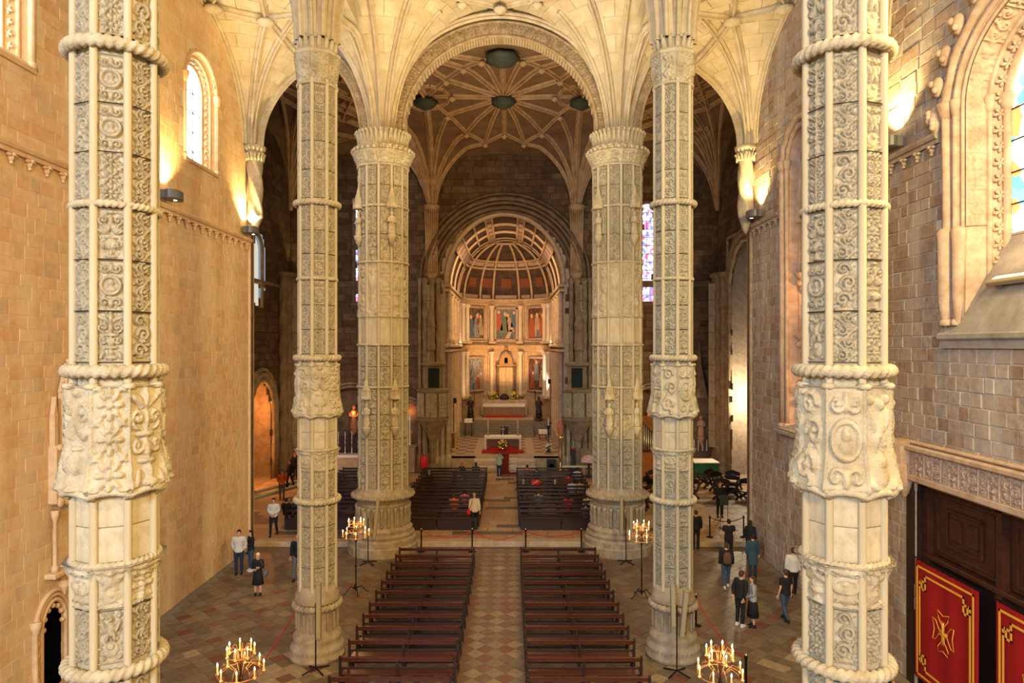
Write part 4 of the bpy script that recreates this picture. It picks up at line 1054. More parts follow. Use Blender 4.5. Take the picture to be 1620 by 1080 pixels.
# side wall columns and piers in two tiers
for sx in (-1, 1):
    for y in (50.4, 53.2, 56.0, 58.8, 61.4):
        for z0, z1 in ((ZC, 8.6), (9.3, 13.0)):
            b = MB(); X = sx*(CW-.16)+.05
            b.box((X, y, z0+.5 if z0 < 5 else z0+.15), (.4, .62, 1.0 if z0 < 5 else .3), bev=.03); zb = z0+(1.0 if z0 < 5 else .3)
            b.lathe([(.24, 0), (.22, .1), (.18, .16), (.18, (z1-zb)*.5), (.15, z1-zb-.3), (.22, z1-zb-.1), (.24, z1-zb)], 14, (X, y, zb)); b.obj('side_column', MARBLE_P if (y < 52 or y > 61) else MARBLE, ch, auto=True)
    b = MB()
    for z, w in ((8.75, .42), (9.1, .52), (13.15, .4), (13.5, .48)): b.box((sx*(CW-w/2+.1)+.05, 55.8, z), (w, 12.6, .22), bev=.04)
    b.obj('side_entablature', MARBLE, ch)
# retable (curved): entablatures, columns, pilasters, paintings
rt = thing('altar_retable', 'two-tier marble retable with framed paintings curving behind the high altar', 'altarpiece', (0, 0, 0), 0, None, 'thing')
def ring_band(z0, z1, in0, in1, nm='entablature', m=MARBLE, parent=None):
    b = MB(); A = apse_ring(z0, CW-in0, 4.4-in0); B = apse_ring(z1, CW-in1, 4.4-in1); C = apse_ring(z1, CW, 4.4); D = apse_ring(z0, CW, 4.4)
    b.loft(A, B); b.loft(B, C); b.loft(D, A); b.obj(nm, m, parent or rt)
for z0, z1, i0, i1 in ((8.55, 8.75, .12, .25), (8.75, 9.0, .2, .22), (9.0, 9.15, .32, .42), (12.95, 13.15, .12, .25), (13.15, 13.4, .18, .2), (13.4, 13.6, .3, .45), (ZA+2.0, ZA+2.2, .15, .2), (9.45, 9.6, .2, .15)): ring_band(z0, z1, i0, i1)
ring_band(ZA, ZA+2.0, .12, .12, 'plinth_wall', MARBLE)
angs = [PI/2+d for d in (-1.16, -.36, .36, 1.16)]
for a in [.12, PI-.12]+angs:
    for z0, z1 in ((ZA+2.2, 8.55), (9.55, 12.95)):
        x, y = apse(a, CW-.38, 4.4-.38); b = MB(); h = z1-z0
        b.lathe([(.27, 0), (.25, .12), (.2, .18), (.205, h*.4), (.17, h-.42), (.2, h-.36), (.3, h-.16), (.31, h)], 16, (x, y, z0)); b.obj('column', MARBLE_W if abs(a-PI/2-.92) > .01 or z0 > 9 else MARBLE_W, rt, auto=True)
        b = MB(); x2, y2 = apse(a, CW-.08, 4.4-.08); b.box((x2, y2, (z0+z1)/2), (.62, .18, h), rz=(math.cos(a))*.8); b.box((x, y-.05, z0-.12), (.66, .55, .24), rz=math.cos(a)*.8, bev=.03); b.obj('pilaster', MARBLE, rt)
# paintings: generic dark devotional scenes built from soft colour fields
def painting_mat(name, cols, seed):
    m = bpy.data.materials.new(name); m.use_nodes = True; nt = m.node_tree; N = nt.nodes; L = nt.links; bs = N['Principled BSDF']; bs.inputs['Roughness'].default_value = .45
    tc = N.new('ShaderNodeTexCoord'); mp = N.new('ShaderNodeMapping'); mp.inputs['Location'].default_value = (seed*3.1, seed*1.7, seed); mp.inputs['Scale'].default_value = (1.5, 1, .8); L.new(tc.outputs['Object'], mp.inputs[0])
    n = N.new('ShaderNodeTexNoise'); n.inputs['Scale'].default_value = 1.5; n.inputs['Detail'].default_value = 3; n.inputs['Distortion'].default_value = 1.2; L.new(mp.outputs[0], n.inputs[0])
    r = N.new('ShaderNodeValToRGB'); e = r.color_ramp.elements; e[0].position = .3; e[0].color = (*cols[0], 1); e[1].position = .72; e[1].color = (*cols[-1], 1)
    for i, c in enumerate(cols[1:-1]): k = e.new(.38+.3*(i+.5)/(len(cols)-2)); k.color = (*c, 1)
    L.new(n.outputs[0], r.inputs[0]); L.new(r.outputs[0], bs.inputs['Base Color']); return m
FIGC = [(.36, .10, .05), (.09, .16, .26), (.42, .34, .22), (.14, .2, .14), (.5, .36, .26), (.25, .28, .36), (.55, .42, .3)]
FIGM = [mat('painted_robe', c, .6) if i == 0 else mat('painted_robe_%s' % 'abcdefg'[i], c, .6, .4, 5) for i, c in enumerate(FIGC)]
FIGM_skin = mat('painted_skin', (.62, .40, .25), .6)
def painting(a, z0, z1, w, seed, cols, figs):
    x, y = apse(a, CW-.14, 4.4-.14); rz = math.atan2(math.cos(a)*4.4/1, 4.3)*1.0; rz = -math.atan2(-math.cos(a)*CW*1.0, 4.4*math.sin(a)) if False else math.cos(a)*.95
    t = bpy.data.objects.new('painting', None); link(t, rt); t.location = (x, y-.12, z0); t.rotation_euler.z = -rz*-1 if a < PI/2 else rz
    t.rotation_euler.z = -math.atan2(math.cos(a), math.sin(a))*-1
    h = z1-z0
    b = MB(); b.box((0, 0, h/2), (w, .05, h)); b.obj('canvas', painting_mat('painted_canvas_%d' % seed, cols, seed), t)
    b = MB()
    for sx in (-1, 1): b.box((sx*(w/2+.08), -.02, h/2), (.18, .12, h+.34), bev=.03)
    for z in (-.08, h+.08): b.box((0, -.02, z), (w+.3, .12, .18), bev=.03)
    b.obj('picture_frame', MARBLE_P, t)
    b = MB(); k = len(FIGM)
    for (fx, fz, fh, ci, lean) in figs:      # flat painted figures
        b.cur = ci; pts = []
        prof = [(.30, 0), (.26, .3), (.17, .62), (.2, .78), (.08, .84), (.0, .86)]
        P = [(fx*w/2-q*fh*.7+lean*u*fh, fz*h+u*fh) for q, u in prof]+[(fx*w/2+q*fh*.7+lean*u*fh, fz*h+u*fh) for q, u in reversed(prof)]
        b.prism(P, -.028, -.024, lambda u, v, d: (u, d, v)); b.cur = k
        P = [(fx*w/2+lean*.9*fh+.08*fh*math.cos(q*PI/5), fz*h+.92*fh+.1*fh*math.sin(q*PI/5)) for q in range(10)]
        b.prism(P, -.034, -.03, lambda u, v, d: (u, d, v))
    b.obj('painted_figures', None, t, mats=FIGM+[FIGM_skin])
D1 = [(.015, .012, .008), (.07, .05, .03), (.16, .12, .07), (.04, .045, .045), (.2, .16, .1)]
D2 = [(.02, .02, .015), (.05, .08, .06), (.12, .12, .08), (.09, .05, .03), (.16, .13, .09)]
D3 = [(.03, .01, .01), (.14, .06, .03), (.05, .03, .03), (.28, .14, .07), (.2, .1, .06)]
D4 = [(.12, .16, .24), (.3, .34, .4), (.08, .1, .14), (.35, .25, .12), (.2, .12, .06)]
aL, aR = PI/2-.77, PI/2+.77
painting(aL, 9.85, 12.7, 2.0, 1, D1, [(-.6, .05, 2.0, 1, 0), (.0, .03, 2.2, 5, .1), (.6, .1, 1.9, 2, 0), (.3, .45, 1.1, 0, 0)])
painting(PI/2, 9.75, 12.65, 1.9, 2, D2, [(-.75, .3, 1.9, 0, 0), (-.2, .2, 2.0, 3, .05), (.5, .25, 1.7, 4, -.2), (.1, .03, 1.0, 6, .5), (.8, .4, 1.5, 1, 0)])
painting(aR, 9.85, 12.7, 2.0, 3, D3, [(-.6, .03, 2.2, 0, 0), (.1, .05, 2.2, 4, 0), (.75, .1, 2.0, 0, 0), (.2, .02, .9, 1, 0)])
painting(aL, 4.9, 7.9, 1.9, 4, D4, [(.3, .05, 1.3, 0, 0), (.7, .05, 1.5, 2, 0), (-.4, .02, .8, 1, .2)])
painting(aR, 4.9, 7.9, 1.9, 5, D3, [(0, .3, 1.9, 5, 0), (-.6, .05, 1.6, 0, .1), (.7, .1, 1.6, 4, 0)])
# tabernacle
x, y = apse(PI/2, CW-.5, 4.4-.5); b = MB()
tb = bpy.data.objects.new('tabernacle', None); link(tb, rt); tb.location = (x, y, ZA+1.6)
b.box((0, 0, 1.6), (1.35, .4, 3.2), bev=.04); b.box((0, -.05, 3.35), (1.7, .5, .18), bev=.03); b.prism([(-.7, 3.4), (.7, 3.4), (.45, 4.3), (.2, 4.45), (0, 4.75), (-.2, 4.45), (-.45, 4.3)], -.18, .15, lambda u, v, d: (u, d, v))
b.ball((0, -.05, 5.0), .2, 8, 6); b.obj('tabernacle_body', CHEST, tb)
for i, (dx, dz, w, h) in enumerate(((-.32, .1, .55, 1.6), (.32, .1, .55, 1.6), (-.32, 1.75, .55, 1.4), (.32, 1.75, .55, 1.4))):
    o = bpy.data.objects.new('relief_panel', REL_S[i+1]); link(o, tb); o.location = (dx, -.21, dz); o.scale = (w, .07, h)
b = MB(); b.prism(arch_pts(0, .16, 3.55, 3.95, .16, 8), -.2, -.19, lambda u, v, d: (u, d, v)); b.obj('niche_shade', BLACK, tb)  # thin black plate stands for the shade inside a niche
b = MB()
for sx in (-1, 1):
    b.lathe([(.1, 0), (.13, .1), (.09, .3), (.14, .5), (.08, 1.2), (.12, 1.6), (.07, 2.6), (.15, 3.2)], 8, (sx*.85, -.05, 0), rf=lambda a, z: 1+.15*math.sin(3*a+7*z)); b.ball((sx*.85, -.05, 3.5), .13, 8, 6)
b.obj('tabernacle_columns', STONE_DARK, tb, smooth=True)
# conch and barrel vault with coffers
vc = structure('ceiling_3'); RX, RZ, DY, YV = CW, 5.1, 4.4, 62.0
VPAN = mat('painted_vault_panel', (.10, .07, .05), .8, .5, 1.6, col2=(.5, .35, .3)); VPAN2 = mat('painted_red_panel', (.22, .075, .035), .8, .3, 3)
def conch(az, el, k=1.0): return (.05-RX*k*math.cos(az)*math.cos(el), YV+DY*k*math.sin(az)*math.cos(el), ZL+RZ*k*math.sin(el))
def barrel(y, el, k=1.0): return (.05-RX*k*math.cos(el), y, ZL+RZ*k*math.sin(el))
b = MB()
for i in range(24): b.loft([conch(PI*j/32, PI/2*i/24, 1.03) for j in range(33)], [conch(PI*j/32, PI/2*(i+1)/24, 1.03) for j in range(33)])
b.loft([barrel(YB, PI*j/40, 1.03) for j in range(41)], [barrel(YV, PI*j/40, 1.03) for j in range(41)]); b.obj('vault_shell', VPAN, vc, smooth=True)
def cell(b, f, u0, u1, v0, v1, k0, k1, n=6):
    A = [[f(u0+(u1-u0)*i/n, v0+(v1-v0)*j/n, k0) for i in range(n+1)] for j in range(n+1)]
    vs = [p for r in A for p in r]; b.add(vs, [(j*(n+1)+i, j*(n+1)+i+1, (j+1)*(n+1)+i+1, (j+1)*(n+1)+i) for j in range(n) for i in range(n)])
def ribline(b, pts, r=.1): b.tube(pts, r, 6)
azs = [0, .32, .62, 1.05, PI/2-.26, PI/2+.26, PI-1.05, PI-.62, PI-.32, PI]
azs = [0, .42, .95, PI/2-.3, PI/2+.3, PI-.95, PI-.42, PI]
els = [0, .60, .76, 1.33]
for az in azs[1:-1]:
    b = MB(); ribline(b, [conch(az, 1.33*i/16, .995) for i in range(17)], .12); b.obj('vault_rib', MARBLE, vc, smooth=True)
for el in els[1:]:
    b = MB(); ribline(b, [conch(PI*i/40, el, .995) for i in range(41)], .12); b.obj('vault_rib', MARBLE, vc, smooth=True)
for i in range(7):
    b = MB(); cell(b, conch, azs[i]+.05, azs[i+1]-.05, .64, .72, 1.0, 1); b.obj('marble_panel', MARBLE_P, vc)
    b = MB(); am = (azs[i]+azs[i+1])/2; cell(b, conch, am-.12, am+.12, .22, .40, 1.005, 1); b.obj('red_panel', VPAN2, vc)
    b = MB(); cell(b, conch, azs[i]+.06, azs[i+1]-.06, .02, .08, 1.0, 1); b.obj('marble_panel', MARBLE_P, vc)
for el in (.55, .75, 1.0, PI-1.0, PI-.75, PI-.55, 1.22, 1.34, PI-1.34, PI-1.22):
    b = MB(); ribline(b, [barrel(YB+(YV-YB)*i/4, el, .99) for i in range(5)], .10); b.obj('vault_rib', MARBLE, vc, smooth=True)
b = MB()
for y in (50.3, 53.4, 53.9, 57, 57.5, 60.6, 62):
    for e0, e1 in ((0, .55), (.75, 1.22), (1.34, PI-1.34), (PI-1.22, PI-.75), (PI-.55, PI)): ribline(b, [barrel(y, e0+(e1-e0)*i/10, .995) for i in range(11)], .07)
b.obj('coffer_bars', MARBLE, vc, smooth=True)
for e0, e1 in ((.57, .73), (1.24, 1.32), (PI-1.32, PI-1.24), (PI-.73, PI-.57)):
    for y in (50.4, 52.5, 54.6, 56.7, 58.8, 60.7): b = MB(); cell(b, lambda u, v, k: barrel(u, v, k), y, min(y+1.8, 62), e0, e1, 1.0, 1, 3); b.obj('marble_panel', MARBLE_P, vc)
b = MB(); ribline(b, [barrel(YB+.1, PI*i/40, 1.0) for i in range(41)], .18); b.obj('front_arch', MARBLE, vc, smooth=True)
# ---------------- wall fittings of the nave ----------------
def at(px, py, y): return CX+(px-807)/F*y, CZ-(py-547)/F*y
# uplights on the cornices
def uplight(x, y, z, sg, label, power, own=True):
    t = thing('wall_uplight', label, 'wall lamp', (x, y, z), 0, 'wall uplights on the cornices')
    b = MB(); b.lathe([(.2, 0), (.25, .03), (.25, .3), (.2, .33)], 20, sx=1.0, sy=1.7); b.box((-sg*.17, 0, .165), (.25, .7, .3), bev=.02); b.obj('lamp_housing', LAMPM, t)
    b = MB(); b.lathe([(.11, .332), (.11, .336)], 16, (.02*sg, 0, 0)); b.lathe([(.05, -.006), (.05, -.001)], 12, (.04*sg, 0, 0)); b.obj('lamp_lens', BULB, t)
    b = MB(); b.tube([(-sg*.35, 0, .1), (-sg*.1, 0, .1)], .03, 8); b.obj('bracket', LAMPM, t)
    spot('uplight_beam', (x-sg*.02, y, z+.37), (x-sg*.35, y, z+3.0), 110, power*4, (1, .72, .3), .05, .8)
    return t
uplight(-XW+.42, 30.0, 14.0, 1, 'wall uplight at the far end of the orange wall, beside the twisted corbel', 330)
uplight(-XW+.42, 23.0, 14.0, 1, 'wall uplight on the orange wall half hidden by the near pillar', 330)
uplight(XW-.42, 19.0, 14.55, -1, 'large grey wall uplight left of the big carved window', 420)
uplight(XW-.42, 29.4, 14.6, -1, 'wall uplight at the far end of the grey wall above its cornice', 330)
# small ledge lamp on the sloping sill
t = thing('strip_lamp', 'long pale strip lamp lying on the sloping sill of the big window', 'lamp', (XW+.35, 15.1, 10.45))
b = MB(); b.box((0, 0, .14), (.25, 1.7, .12), ry=-.6, bev=.02); b.obj('lamp_housing', BEIGE, t); b = MB(); b.box((.03, 0, .22), (.12, 1.5, .03), ry=-.6); b.obj('lamp_lens', mat('dim_lamp', (1, .9, .5), .5, emit=(1, .75, .3), estr=2), t)
for yy in (14.6, 15.6): b = MB(); b.box((0, yy-15.1, .05), (.06, .06, .14)); b.obj('foot', LAMPM, t)
area('strip_lamp_beam', (XW+.15, 15.1, 11.0), (XW+1.2, 15.3, 13), 1.4, .1, 22, (1, .6, .3))
# ---------------- door on the right with lintel ----------------
dr = structure('door_1'); X = XW+.25
b = MB(); b.box((X+.3, 12.9, 2.7), (.1, 11.4, 5.7)); b.box((X-.02, 18.5, 2.7), (.5, .35, 5.6)); b.obj('door_back', WOOD_D, dr)
b = MB(); b.box((X+.1, 12.9, 5.38), (.3, 10.8, .16), bev=.03); b.box((X+.1, 12.9, 3.52), (.34, 10.8, .14), bev=.03)
for y in (18.2, 15.45, 12.6, 9.8): b.box((X+.1, y, 2.7), (.3, .2, 5.4), bev=.03)
b.obj('door_frame', DOORW, dr)
for k, y in enumerate((16.83, 14.02, 11.2)):
    p = MB(); p.box((X+.16, y, 4.45), (.1, 2.5, 1.66), bev=.02); o = p.obj('door_panel', DOORW, dr)
    q = MB()
    for w, h, d in ((2.1, 1.36, .10), (1.3, .9, .07)):
        for s in (-1, 1): q.box((X+d, y+s*w/2, 4.45), (.05, .07, h), bev=.012); q.box((X+d, y, 4.45+s*h/2), (.05, w, .07), bev=.012)
    for s in (-1, 1): q.box((X+.08, y+s*.33, 4.45), (.05, .4, .55), bev=.02)
    q.obj('panel_moulding', DOORW, dr)
    b = MB(); b.box((X+.16, y, 1.7), (.08, 2.5, 3.4)); b.obj('door_leaf', WOOD_D, dr)
t = structure('trim_1'); b = MB()
for z, d, h in ((5.58, .22, .2), (6.38, .3, .16), (6.52, .2, .1)): b.box((XW-d/2+.05, 13.2, z), (d, 10.9, h), bev=.04)
b.box((XW-.03, 13.2, 5.98), (.1, 10.8, .7)); b.lathe([(.05, 5.0), (.2, 5.3), (.28, 5.6), (.22, 5.9), (.3, 6.4), (.33, 6.55)], 10, (XW-.1, 18.62, 0), rf=lambda a, z: 1+.13*math.sin(4*a+8*z)); b.obj('lintel_moulding', RJ, t)
RELJ = [relief_mesh(k, 60+k, 20, 36, RJ) for k in (3, 4, 7, 2)]
for i in range(17):
    p = (XW-.09, 18.2-.34*i, 5.68); o = panel(t, RELJ, i, p, (-1, 0), .33, .62, .09, 'carved_panel')
# banners
def banner(y0, y1, z0, z1, label):
    t = thing('hanging_banner', label, 'banner', (XW-.02, (y0+y1)/2, z0), 0, 'red banners on the door')
    W, H = abs(y0-y1), z1-z0; b = MB(); n = 24; vs = []
    for j in range(3):
        for i in range(n+1):
            u = i/n; vs.append((-.02*math.sin(u*19)-.015*math.sin(u*7+1)*(1-j/2), (u-.5)*W, H*j/2))
    b.add(vs, [(j*(n+1)+i, j*(n+1)+i+1, (j+1)*(n+1)+i+1, (j+1)*(n+1)+i) for j in range(2) for i in range(n)]); b.obj('cloth', RED, t, smooth=True)
    b = MB(); b.tube([(.0, -W/2-.1, H+.04), (.0, W/2+.1, H+.04)], .02, 8); b.obj('banner_rod', IRON, t)
    b = MB()
    for k in range(14): yy = (k+.5)/14*W-W/2; b.tube([(0, yy-.03, H-.01), (0, yy, H+.05), (0, yy+.03, H-.01)], .008, 5)
    b.obj('hanging_loops', IRON, t)
    g = MB()
    def bar(u0, v0, u1, v1, w=.05): g.box((-.045, (u0+u1)/2, (v0+v1)/2), (.012, abs(u1-u0)+w, abs(v1-v0)+w))
    for m_, kn in ((.14, 0), (.32, 1)):
        a, c = -W/2+m_, W/2-m_
        if not kn:
            bar(a, m_, c, m_); bar(a, H-m_, c, H-m_); bar(a, m_, a, H-m_); bar(c, m_, c, H-m_)
        else:
            e = .3
            bar(a+e*.55, m_, c-e*.55, m_); bar(a+e*.55, H-m_, c-e*.55, H-m_); bar(a-.07, m_+e, a-.07, H-m_-e); bar(c+.07, m_+e, c+.07, H-m_-e)
            for sx in (-1, 1):
                for sz in (0, 1):
                    X0 = sx*(W/2-m_); Z0_ = (H-m_) if sz else m_; dz = -1 if sz else 1
                    bar(X0-sx*e*.55, Z0_, X0-sx*e*.55, Z0_+dz*e*1.25); bar(X0-sx*e*.55, Z0_+dz*e*1.25, X0-sx*e*.05, Z0_+dz*e*1.25); bar(X0-sx*e*.05, Z0_+dz*e*1.25, X0-sx*e*.05, Z0_+dz*e*.55); bar(X0+sx*.07, Z0_+dz*e*.55, X0-sx*e*.55, Z0_+dz*e*.55); bar(X0+sx*.07, Z0_+dz*e, X0+sx*.07, Z0_+dz*e*.55)
    g.obj('gold_border', GOLDC, t)
    g = MB(); cz = 1.62; s = .5
    def line(P, r=.011): g.tube([(-.05, u, cz+v) for u, v in P], r, 5)
    for k in range(4):
        a = k*PI/2; R = lambda u, v: ((u*math.cos(a)-v*math.sin(a))*.8, u*math.sin(a)+v*math.cos(a))
        line([R(.05, .05), R(.055, .2), R(.24, .36), R(.27, .52), R(.0, .44), R(-.27, .52), R(-.24, .36), R(-.055, .2), R(-.05, .05)])
    line([(0, -.27), (0, .27)], .02); line([(-.16, .0), (.16, .0)], .02)
    for d in (-.035, .035): line([(d, -.3), (d, .3)], .006); line([(-.19, d), (.19, d)], .006)
    g.obj('cross_emblem', GOLDC, t, smooth=True)
    return t
banner(18.25, 15.78, .3, 3.42, 'red banner with gold border and cross hanging nearest the grey wall')
banner(15.2, 12.7, .3, 3.42, 'second red banner, farther from the grey wall, cut by the picture edge')
b = MB(); b.box((X+.22, 16.3, 3.46), (.02, .9, .05)); b.obj('daylight_gap', GLOWW, dr)
# ---------------- gothic portal on the left wall ----------------
t = structure('door_2'); X = -XW; c0 = 17.5
b = MB(); b.box((X-.1, c0, 1.3), (.1, 1.0, 2.6)); b.obj('doorway_shade', BLACK, t)  # black slab stands for the shade in the doorway's depth
b = MB()
for s in (-1, 1): b.box((X-.02, c0+s*.46, 1.3), (.12, .06, 2.6))
b.obj('door_reveal', LPLAIN, t)
for q, r in ((.04, .06), (.17, .05), (.28, .06)):
    b = MB(); b.tube([(X+.04, s, z) for s, z in arch_pts(c0, .42+q, 0, 1.95, .6+q, 16)], r, 8); b.obj('arch_moulding', LPLAIN, t, smooth=True)
b = MB()
for k in range(7): a = PI*k/6; b.ball((X+.02, c0+.36*math.cos(a), 1.95+.5*math.sin(a)), .07, 7, 5)
for s in (-1, 1):
    for k in range(7): b.ball((X+.06, c0+s*.62, .5+.3*k), .09, 7, 5, sx=.6)
b.obj('carved_foliage', LPLAIN, t, smooth=True)
for s in (-1, 1):
    b = MB(); b.lathe([(.12, 0), (.12, .5), (.06, .6), (.055, 2.0), (.12, 2.15), (.13, 2.3)], 10, (X+.08, c0+s*.72, 0)); b.obj('jamb_shaft', LPLAIN, t, smooth=True)
t = thing('gothic_canopy', 'tall carved gothic canopy relief with pierced spire above the small black doorway', 'relief', (X, 17.95, 3.2), 0, None, 'thing')
b = MB(); b.box((.14, 0, .06), (.3, 1.5, .14), bev=.03); b.lathe([(.02, -.6), (.14, -.35), (.1, -.2), (.26, 0)], 8, (.1, -.1, 0)); b.obj('ledge', LPLAIN, t)
for s in (-1, 1):
    b = MB(); b.lathe([(.09, .12), (.09, .25), (.05, .32), (.045, 1.4), (.09, 1.55), (.1, 1.7)], 8, (.12, s*.52, 0)); b.obj('slender_shaft', LPLAIN, t, smooth=True)
b = MB(); b.box((.1, 0, 2.6), (.24, 1.2, 1.5), bev=.04)
for k in range(5): b.ball((.24, -.48+.24*k, 1.9), .11, 8, 6, sx=.7, sz=1.2); b.ball((.22, -.48+.24*k, 3.3), .09, 8, 6)
b.box((.14, 0, 4.0), (.2, .55, 1.5), bev=.04); b.prism([(-.3, 4.7), (.3, 4.7), (.05, 5.45), (-.05, 5.45)], .04, .22, lambda u, v, d: (d, u, v))
for s in (-1, 1):
    b.box((.08, s*.5, 3.7), (.14, .14, .9), bev=.02); b.prism([(s*.5-.08, 4.1), (s*.5+.08, 4.1), (s*.5, 4.6)], .02, .14, lambda u, v, d: (d, u, v))
    for k in range(6): b.ball((.14, s*(.3-.04*k), 4.75+.12*k), .05, 6, 4)
    for k in range(6): b.ball((.2, s*.27, 3.4+.22*k), .05, 6, 4)
b.ball((.13, 0, 5.5), .07, 7, 5); b.obj('pierced_spire', LPLAIN, t, auto=True)
b = MB()
for s in (-1, 1):
    for k in range(8): b.lathe([(.035, 0), (.035, .01)], 7, (.245, s*.13, 3.3+.19*k)); 
b2 = MB()
for s in (-1, 1):
    for k in range(9): b2.ball((.235, s*.13, 3.35+.16*k), .035, 6, 4, sx=.5, sz=1.3)
for k in range(6): b2.ball((.225, -.35+.14*k, 2.9), .04, 6, 4, sx=.5); b2.ball((.225, -.35+.14*k, 2.5), .04, 6, 4, sx=.5)
b2.obj('tracery_hole_shade', BLACK, t)  # black beads stand for the shade in pierced holes

# ---------------- benches ----------------
def make_bench(W, label, kneel=True):
    t = thing('church_bench', label, 'bench', (0, 0, 0))
    b = MB(); b.box((0, .26, .44), (W-.08, .40, .035), bev=.01, rx=-.03); b.obj('seat', WOOD, t)
    b = MB(); b.box((0, .01, .87), (W, .035, .10), rx=-.12, bev=.008); b.box((0, .0, .925), (W, .07, .028), bev=.008); b.obj('backrest', WOOD, t)
    b = MB(); b.box((0, .04, .64), (W-.1, .025, .06), bev=.008); b.obj('back_rail', WOOD_D, t)
    for s in (-1, 0, 1):
        b = MB(); x = s*(W/2-.03); P = [(-.06, 0), (.5, 0), (.5, .06), (.42, .1), (.4, .3), (.47, .42), (.47, .46), (.1, .46), (.06, .6), (.03, .94), (-.04, .94), (-.03, .5), (-.02, .12)]
        if s == 0: P = [(-.02, .0), (.44, 0), (.4, .42), (.08, .43), (.02, .86), (-.03, .86), (-.02, .1)]
        b.prism(P, -.03, .03, lambda u, v, d: (x+d, u, v)); b.obj('end_frame' if s else 'middle_frame', WOOD_D, t)
        if s: 
            b = MB(); b.ball((x, -.01, .96), .035, 8, 6); b.obj('finial', WOOD_D, t, smooth=True)
    if kneel: b = MB(); b.box((0, -.12, .17), (W-.14, .16, .035), bev=.008); b.obj('kneeler', WOOD_D, t)
    b = MB(); b.box((0, .3, .2), (W-.1, .03, .06)); b.obj('stretcher', WOOD_D, t)
    return t
def ordinal(k): return ['first', 'second', 'third', 'fourth', 'fifth', 'sixth', 'seventh', 'eighth', 'ninth', 'tenth', 'eleventh', 'twelfth', 'thirteenth', 'fourteenth'][k]
def bench_rows(proto, xs, ys, zs, lab, grp, first):
    for k, y in enumerate(ys):
        o = proto if (k == 0 and first) else copy_tree(proto)
        o.location = (xs, y, zs); o['label'] = lab % ordinal(k); o['group'] = grp
BY = [8.17*F/(v-547) for v in (867, 878, 891, 904, 919, 935, 953.5, 972, 991, 1013, 1040, 1071)]
p1 = make_bench(3.06, 'x'); bench_rows(p1, -2.52, BY, 0, 'open-backed wooden bench left of the chequered aisle, %s from the platform step', 'benches left of the nave aisle', True)
bench_rows(p1, 2.38, BY, 0, 'open-backed wooden bench right of the chequered aisle, %s from the platform step', 'benches right of the nave aisle', False)
RY = [33.0+.95*k for k in range(13)]
WOOD = WOOD_B; p2 = make_bench(4.1, 'x'); bench_rows(p2, -3.1, RY, ZP, 'dark bench on the platform left of the aisle, %s row behind the rope', 'platform benches left of the aisle', True)
bench_rows(p2, 2.9, RY, ZP, 'dark bench on the platform right of the aisle, %s row behind the rope', 'platform benches right of the aisle', False)
bench_rows(p2, -8.4, RY, ZP, 'dark bench in the left side aisle of the platform, %s row from the step', 'side aisle benches', False)
for o in bpy.data.objects:     # panelled fronts on the row by the rope
    if o.name.startswith('church_bench') and abs(o.location.y-33.0) < .01:
        b = MB()
        for s in (-1, 1): b.box((s*1.0, -.25, .3), (1.9, .04, .5), bev=.01)
        b.box((0, -.25, .58), (4.0, .12, .04), bev=.01); b.obj('front_panel', WOOD_D, o)

# ---------------- chandelier stands ----------------
def candle_stand(x, y, z, label):
    t = thing('candelabrum', label, 'candelabrum', (x, y, z), 0, 'wrought iron candelabra')
    b = MB(); b.tube([(0, 0, .1), (0, 0, 2.0)], .022, 8); b.ball((0, 0, 1.0), .045, 8, 6); b.ball((0, 0, .22), .06, 8, 6); b.ball((0, 0, 1.95), .05, 8, 6); b.obj('pole', IRON, t, smooth=True)
    for k in range(4):
        a = k*PI/2+.4; b = MB(); b.tube([(.03*math.cos(a), .03*math.sin(a), .22), (.2*math.cos(a), .2*math.sin(a), .26), (.34*math.cos(a), .34*math.sin(a), .1), (.42*math.cos(a), .42*math.sin(a), .02), (.47*math.cos(a), .47*math.sin(a), .05)], [.02, .018, .016, .014, .02], 6); b.obj('foot', IRON, t, smooth=True)
    for R, zz, nm in ((.47, 2.12, 'lower_ring'), (.28, 2.5, 'upper_ring')):
        b = MB(); b.tube([(R*math.cos(2*PI*i/32), R*math.sin(2*PI*i/32), zz) for i in range(32)], .014, 6, closed=True)
        n = 8 if R > .4 else 7
        for k in range(n):
            a = 2*PI*k/n; c_, s_ = math.cos(a), math.sin(a)
            b.tube([(R*c_, R*s_, zz), (R*.85*c_, R*.85*s_, zz+.14), (R*.55*c_, R*.55*s_, zz+.2), (R*.3*c_, R*.3*s_, zz+.08), (.03*c_, .03*s_, zz-.12 if R > .4 else zz-.28)], .008, 5)
            a2 = a+PI/n; b.tube([(R*math.cos(a2), R*math.sin(a2), zz), (R*1.02*math.cos(a2), R*1.02*math.sin(a2), zz+.13)], [.009, .002], 5)
        b.obj(nm, mat('candlelit_iron', (.55, .28, .12), .35, metal=.7), t, smooth=True)  # candle glow on the iron rings is put into this orange
        for k in range(n):
            a = 2*PI*k/n+.2; p = (R*math.cos(a), R*math.sin(a), zz)
            cm = SIDE.get('candle')
            if cm is None:
                q = MB(); q.lathe([(.012, -.03), (.036, .0), (.036, .015), (.02, .02), (.019, .03), (.018, .17), (.004, .172)], 8); cm = SIDE['candle'] = q.mesh('candle', WAX)
                q = MB(); q.lathe([(.002, .17), (.014, .185), (.017, .2), (.010, .225), (.001, .25)], 8); SIDE['flame'] = q.mesh('flame', FLAME)
            co = inst('candle', cm, t, p); inst('flame', SIDE['flame'], co, (0, 0, 0))
    b = MB(); b.tube([(0, 0, 1.95), (0, 0, 2.9)], [.014, .003], 6); b.obj('centre_spike', IRON, t)
    point('candle_glow', (x, y, z+2.45), 26, (1, .55, .2), .28)
    return t
candle_stand(-5.23, 25.1, 0, 'lit iron candelabrum on a pole left of the front benches, beside the left pier')
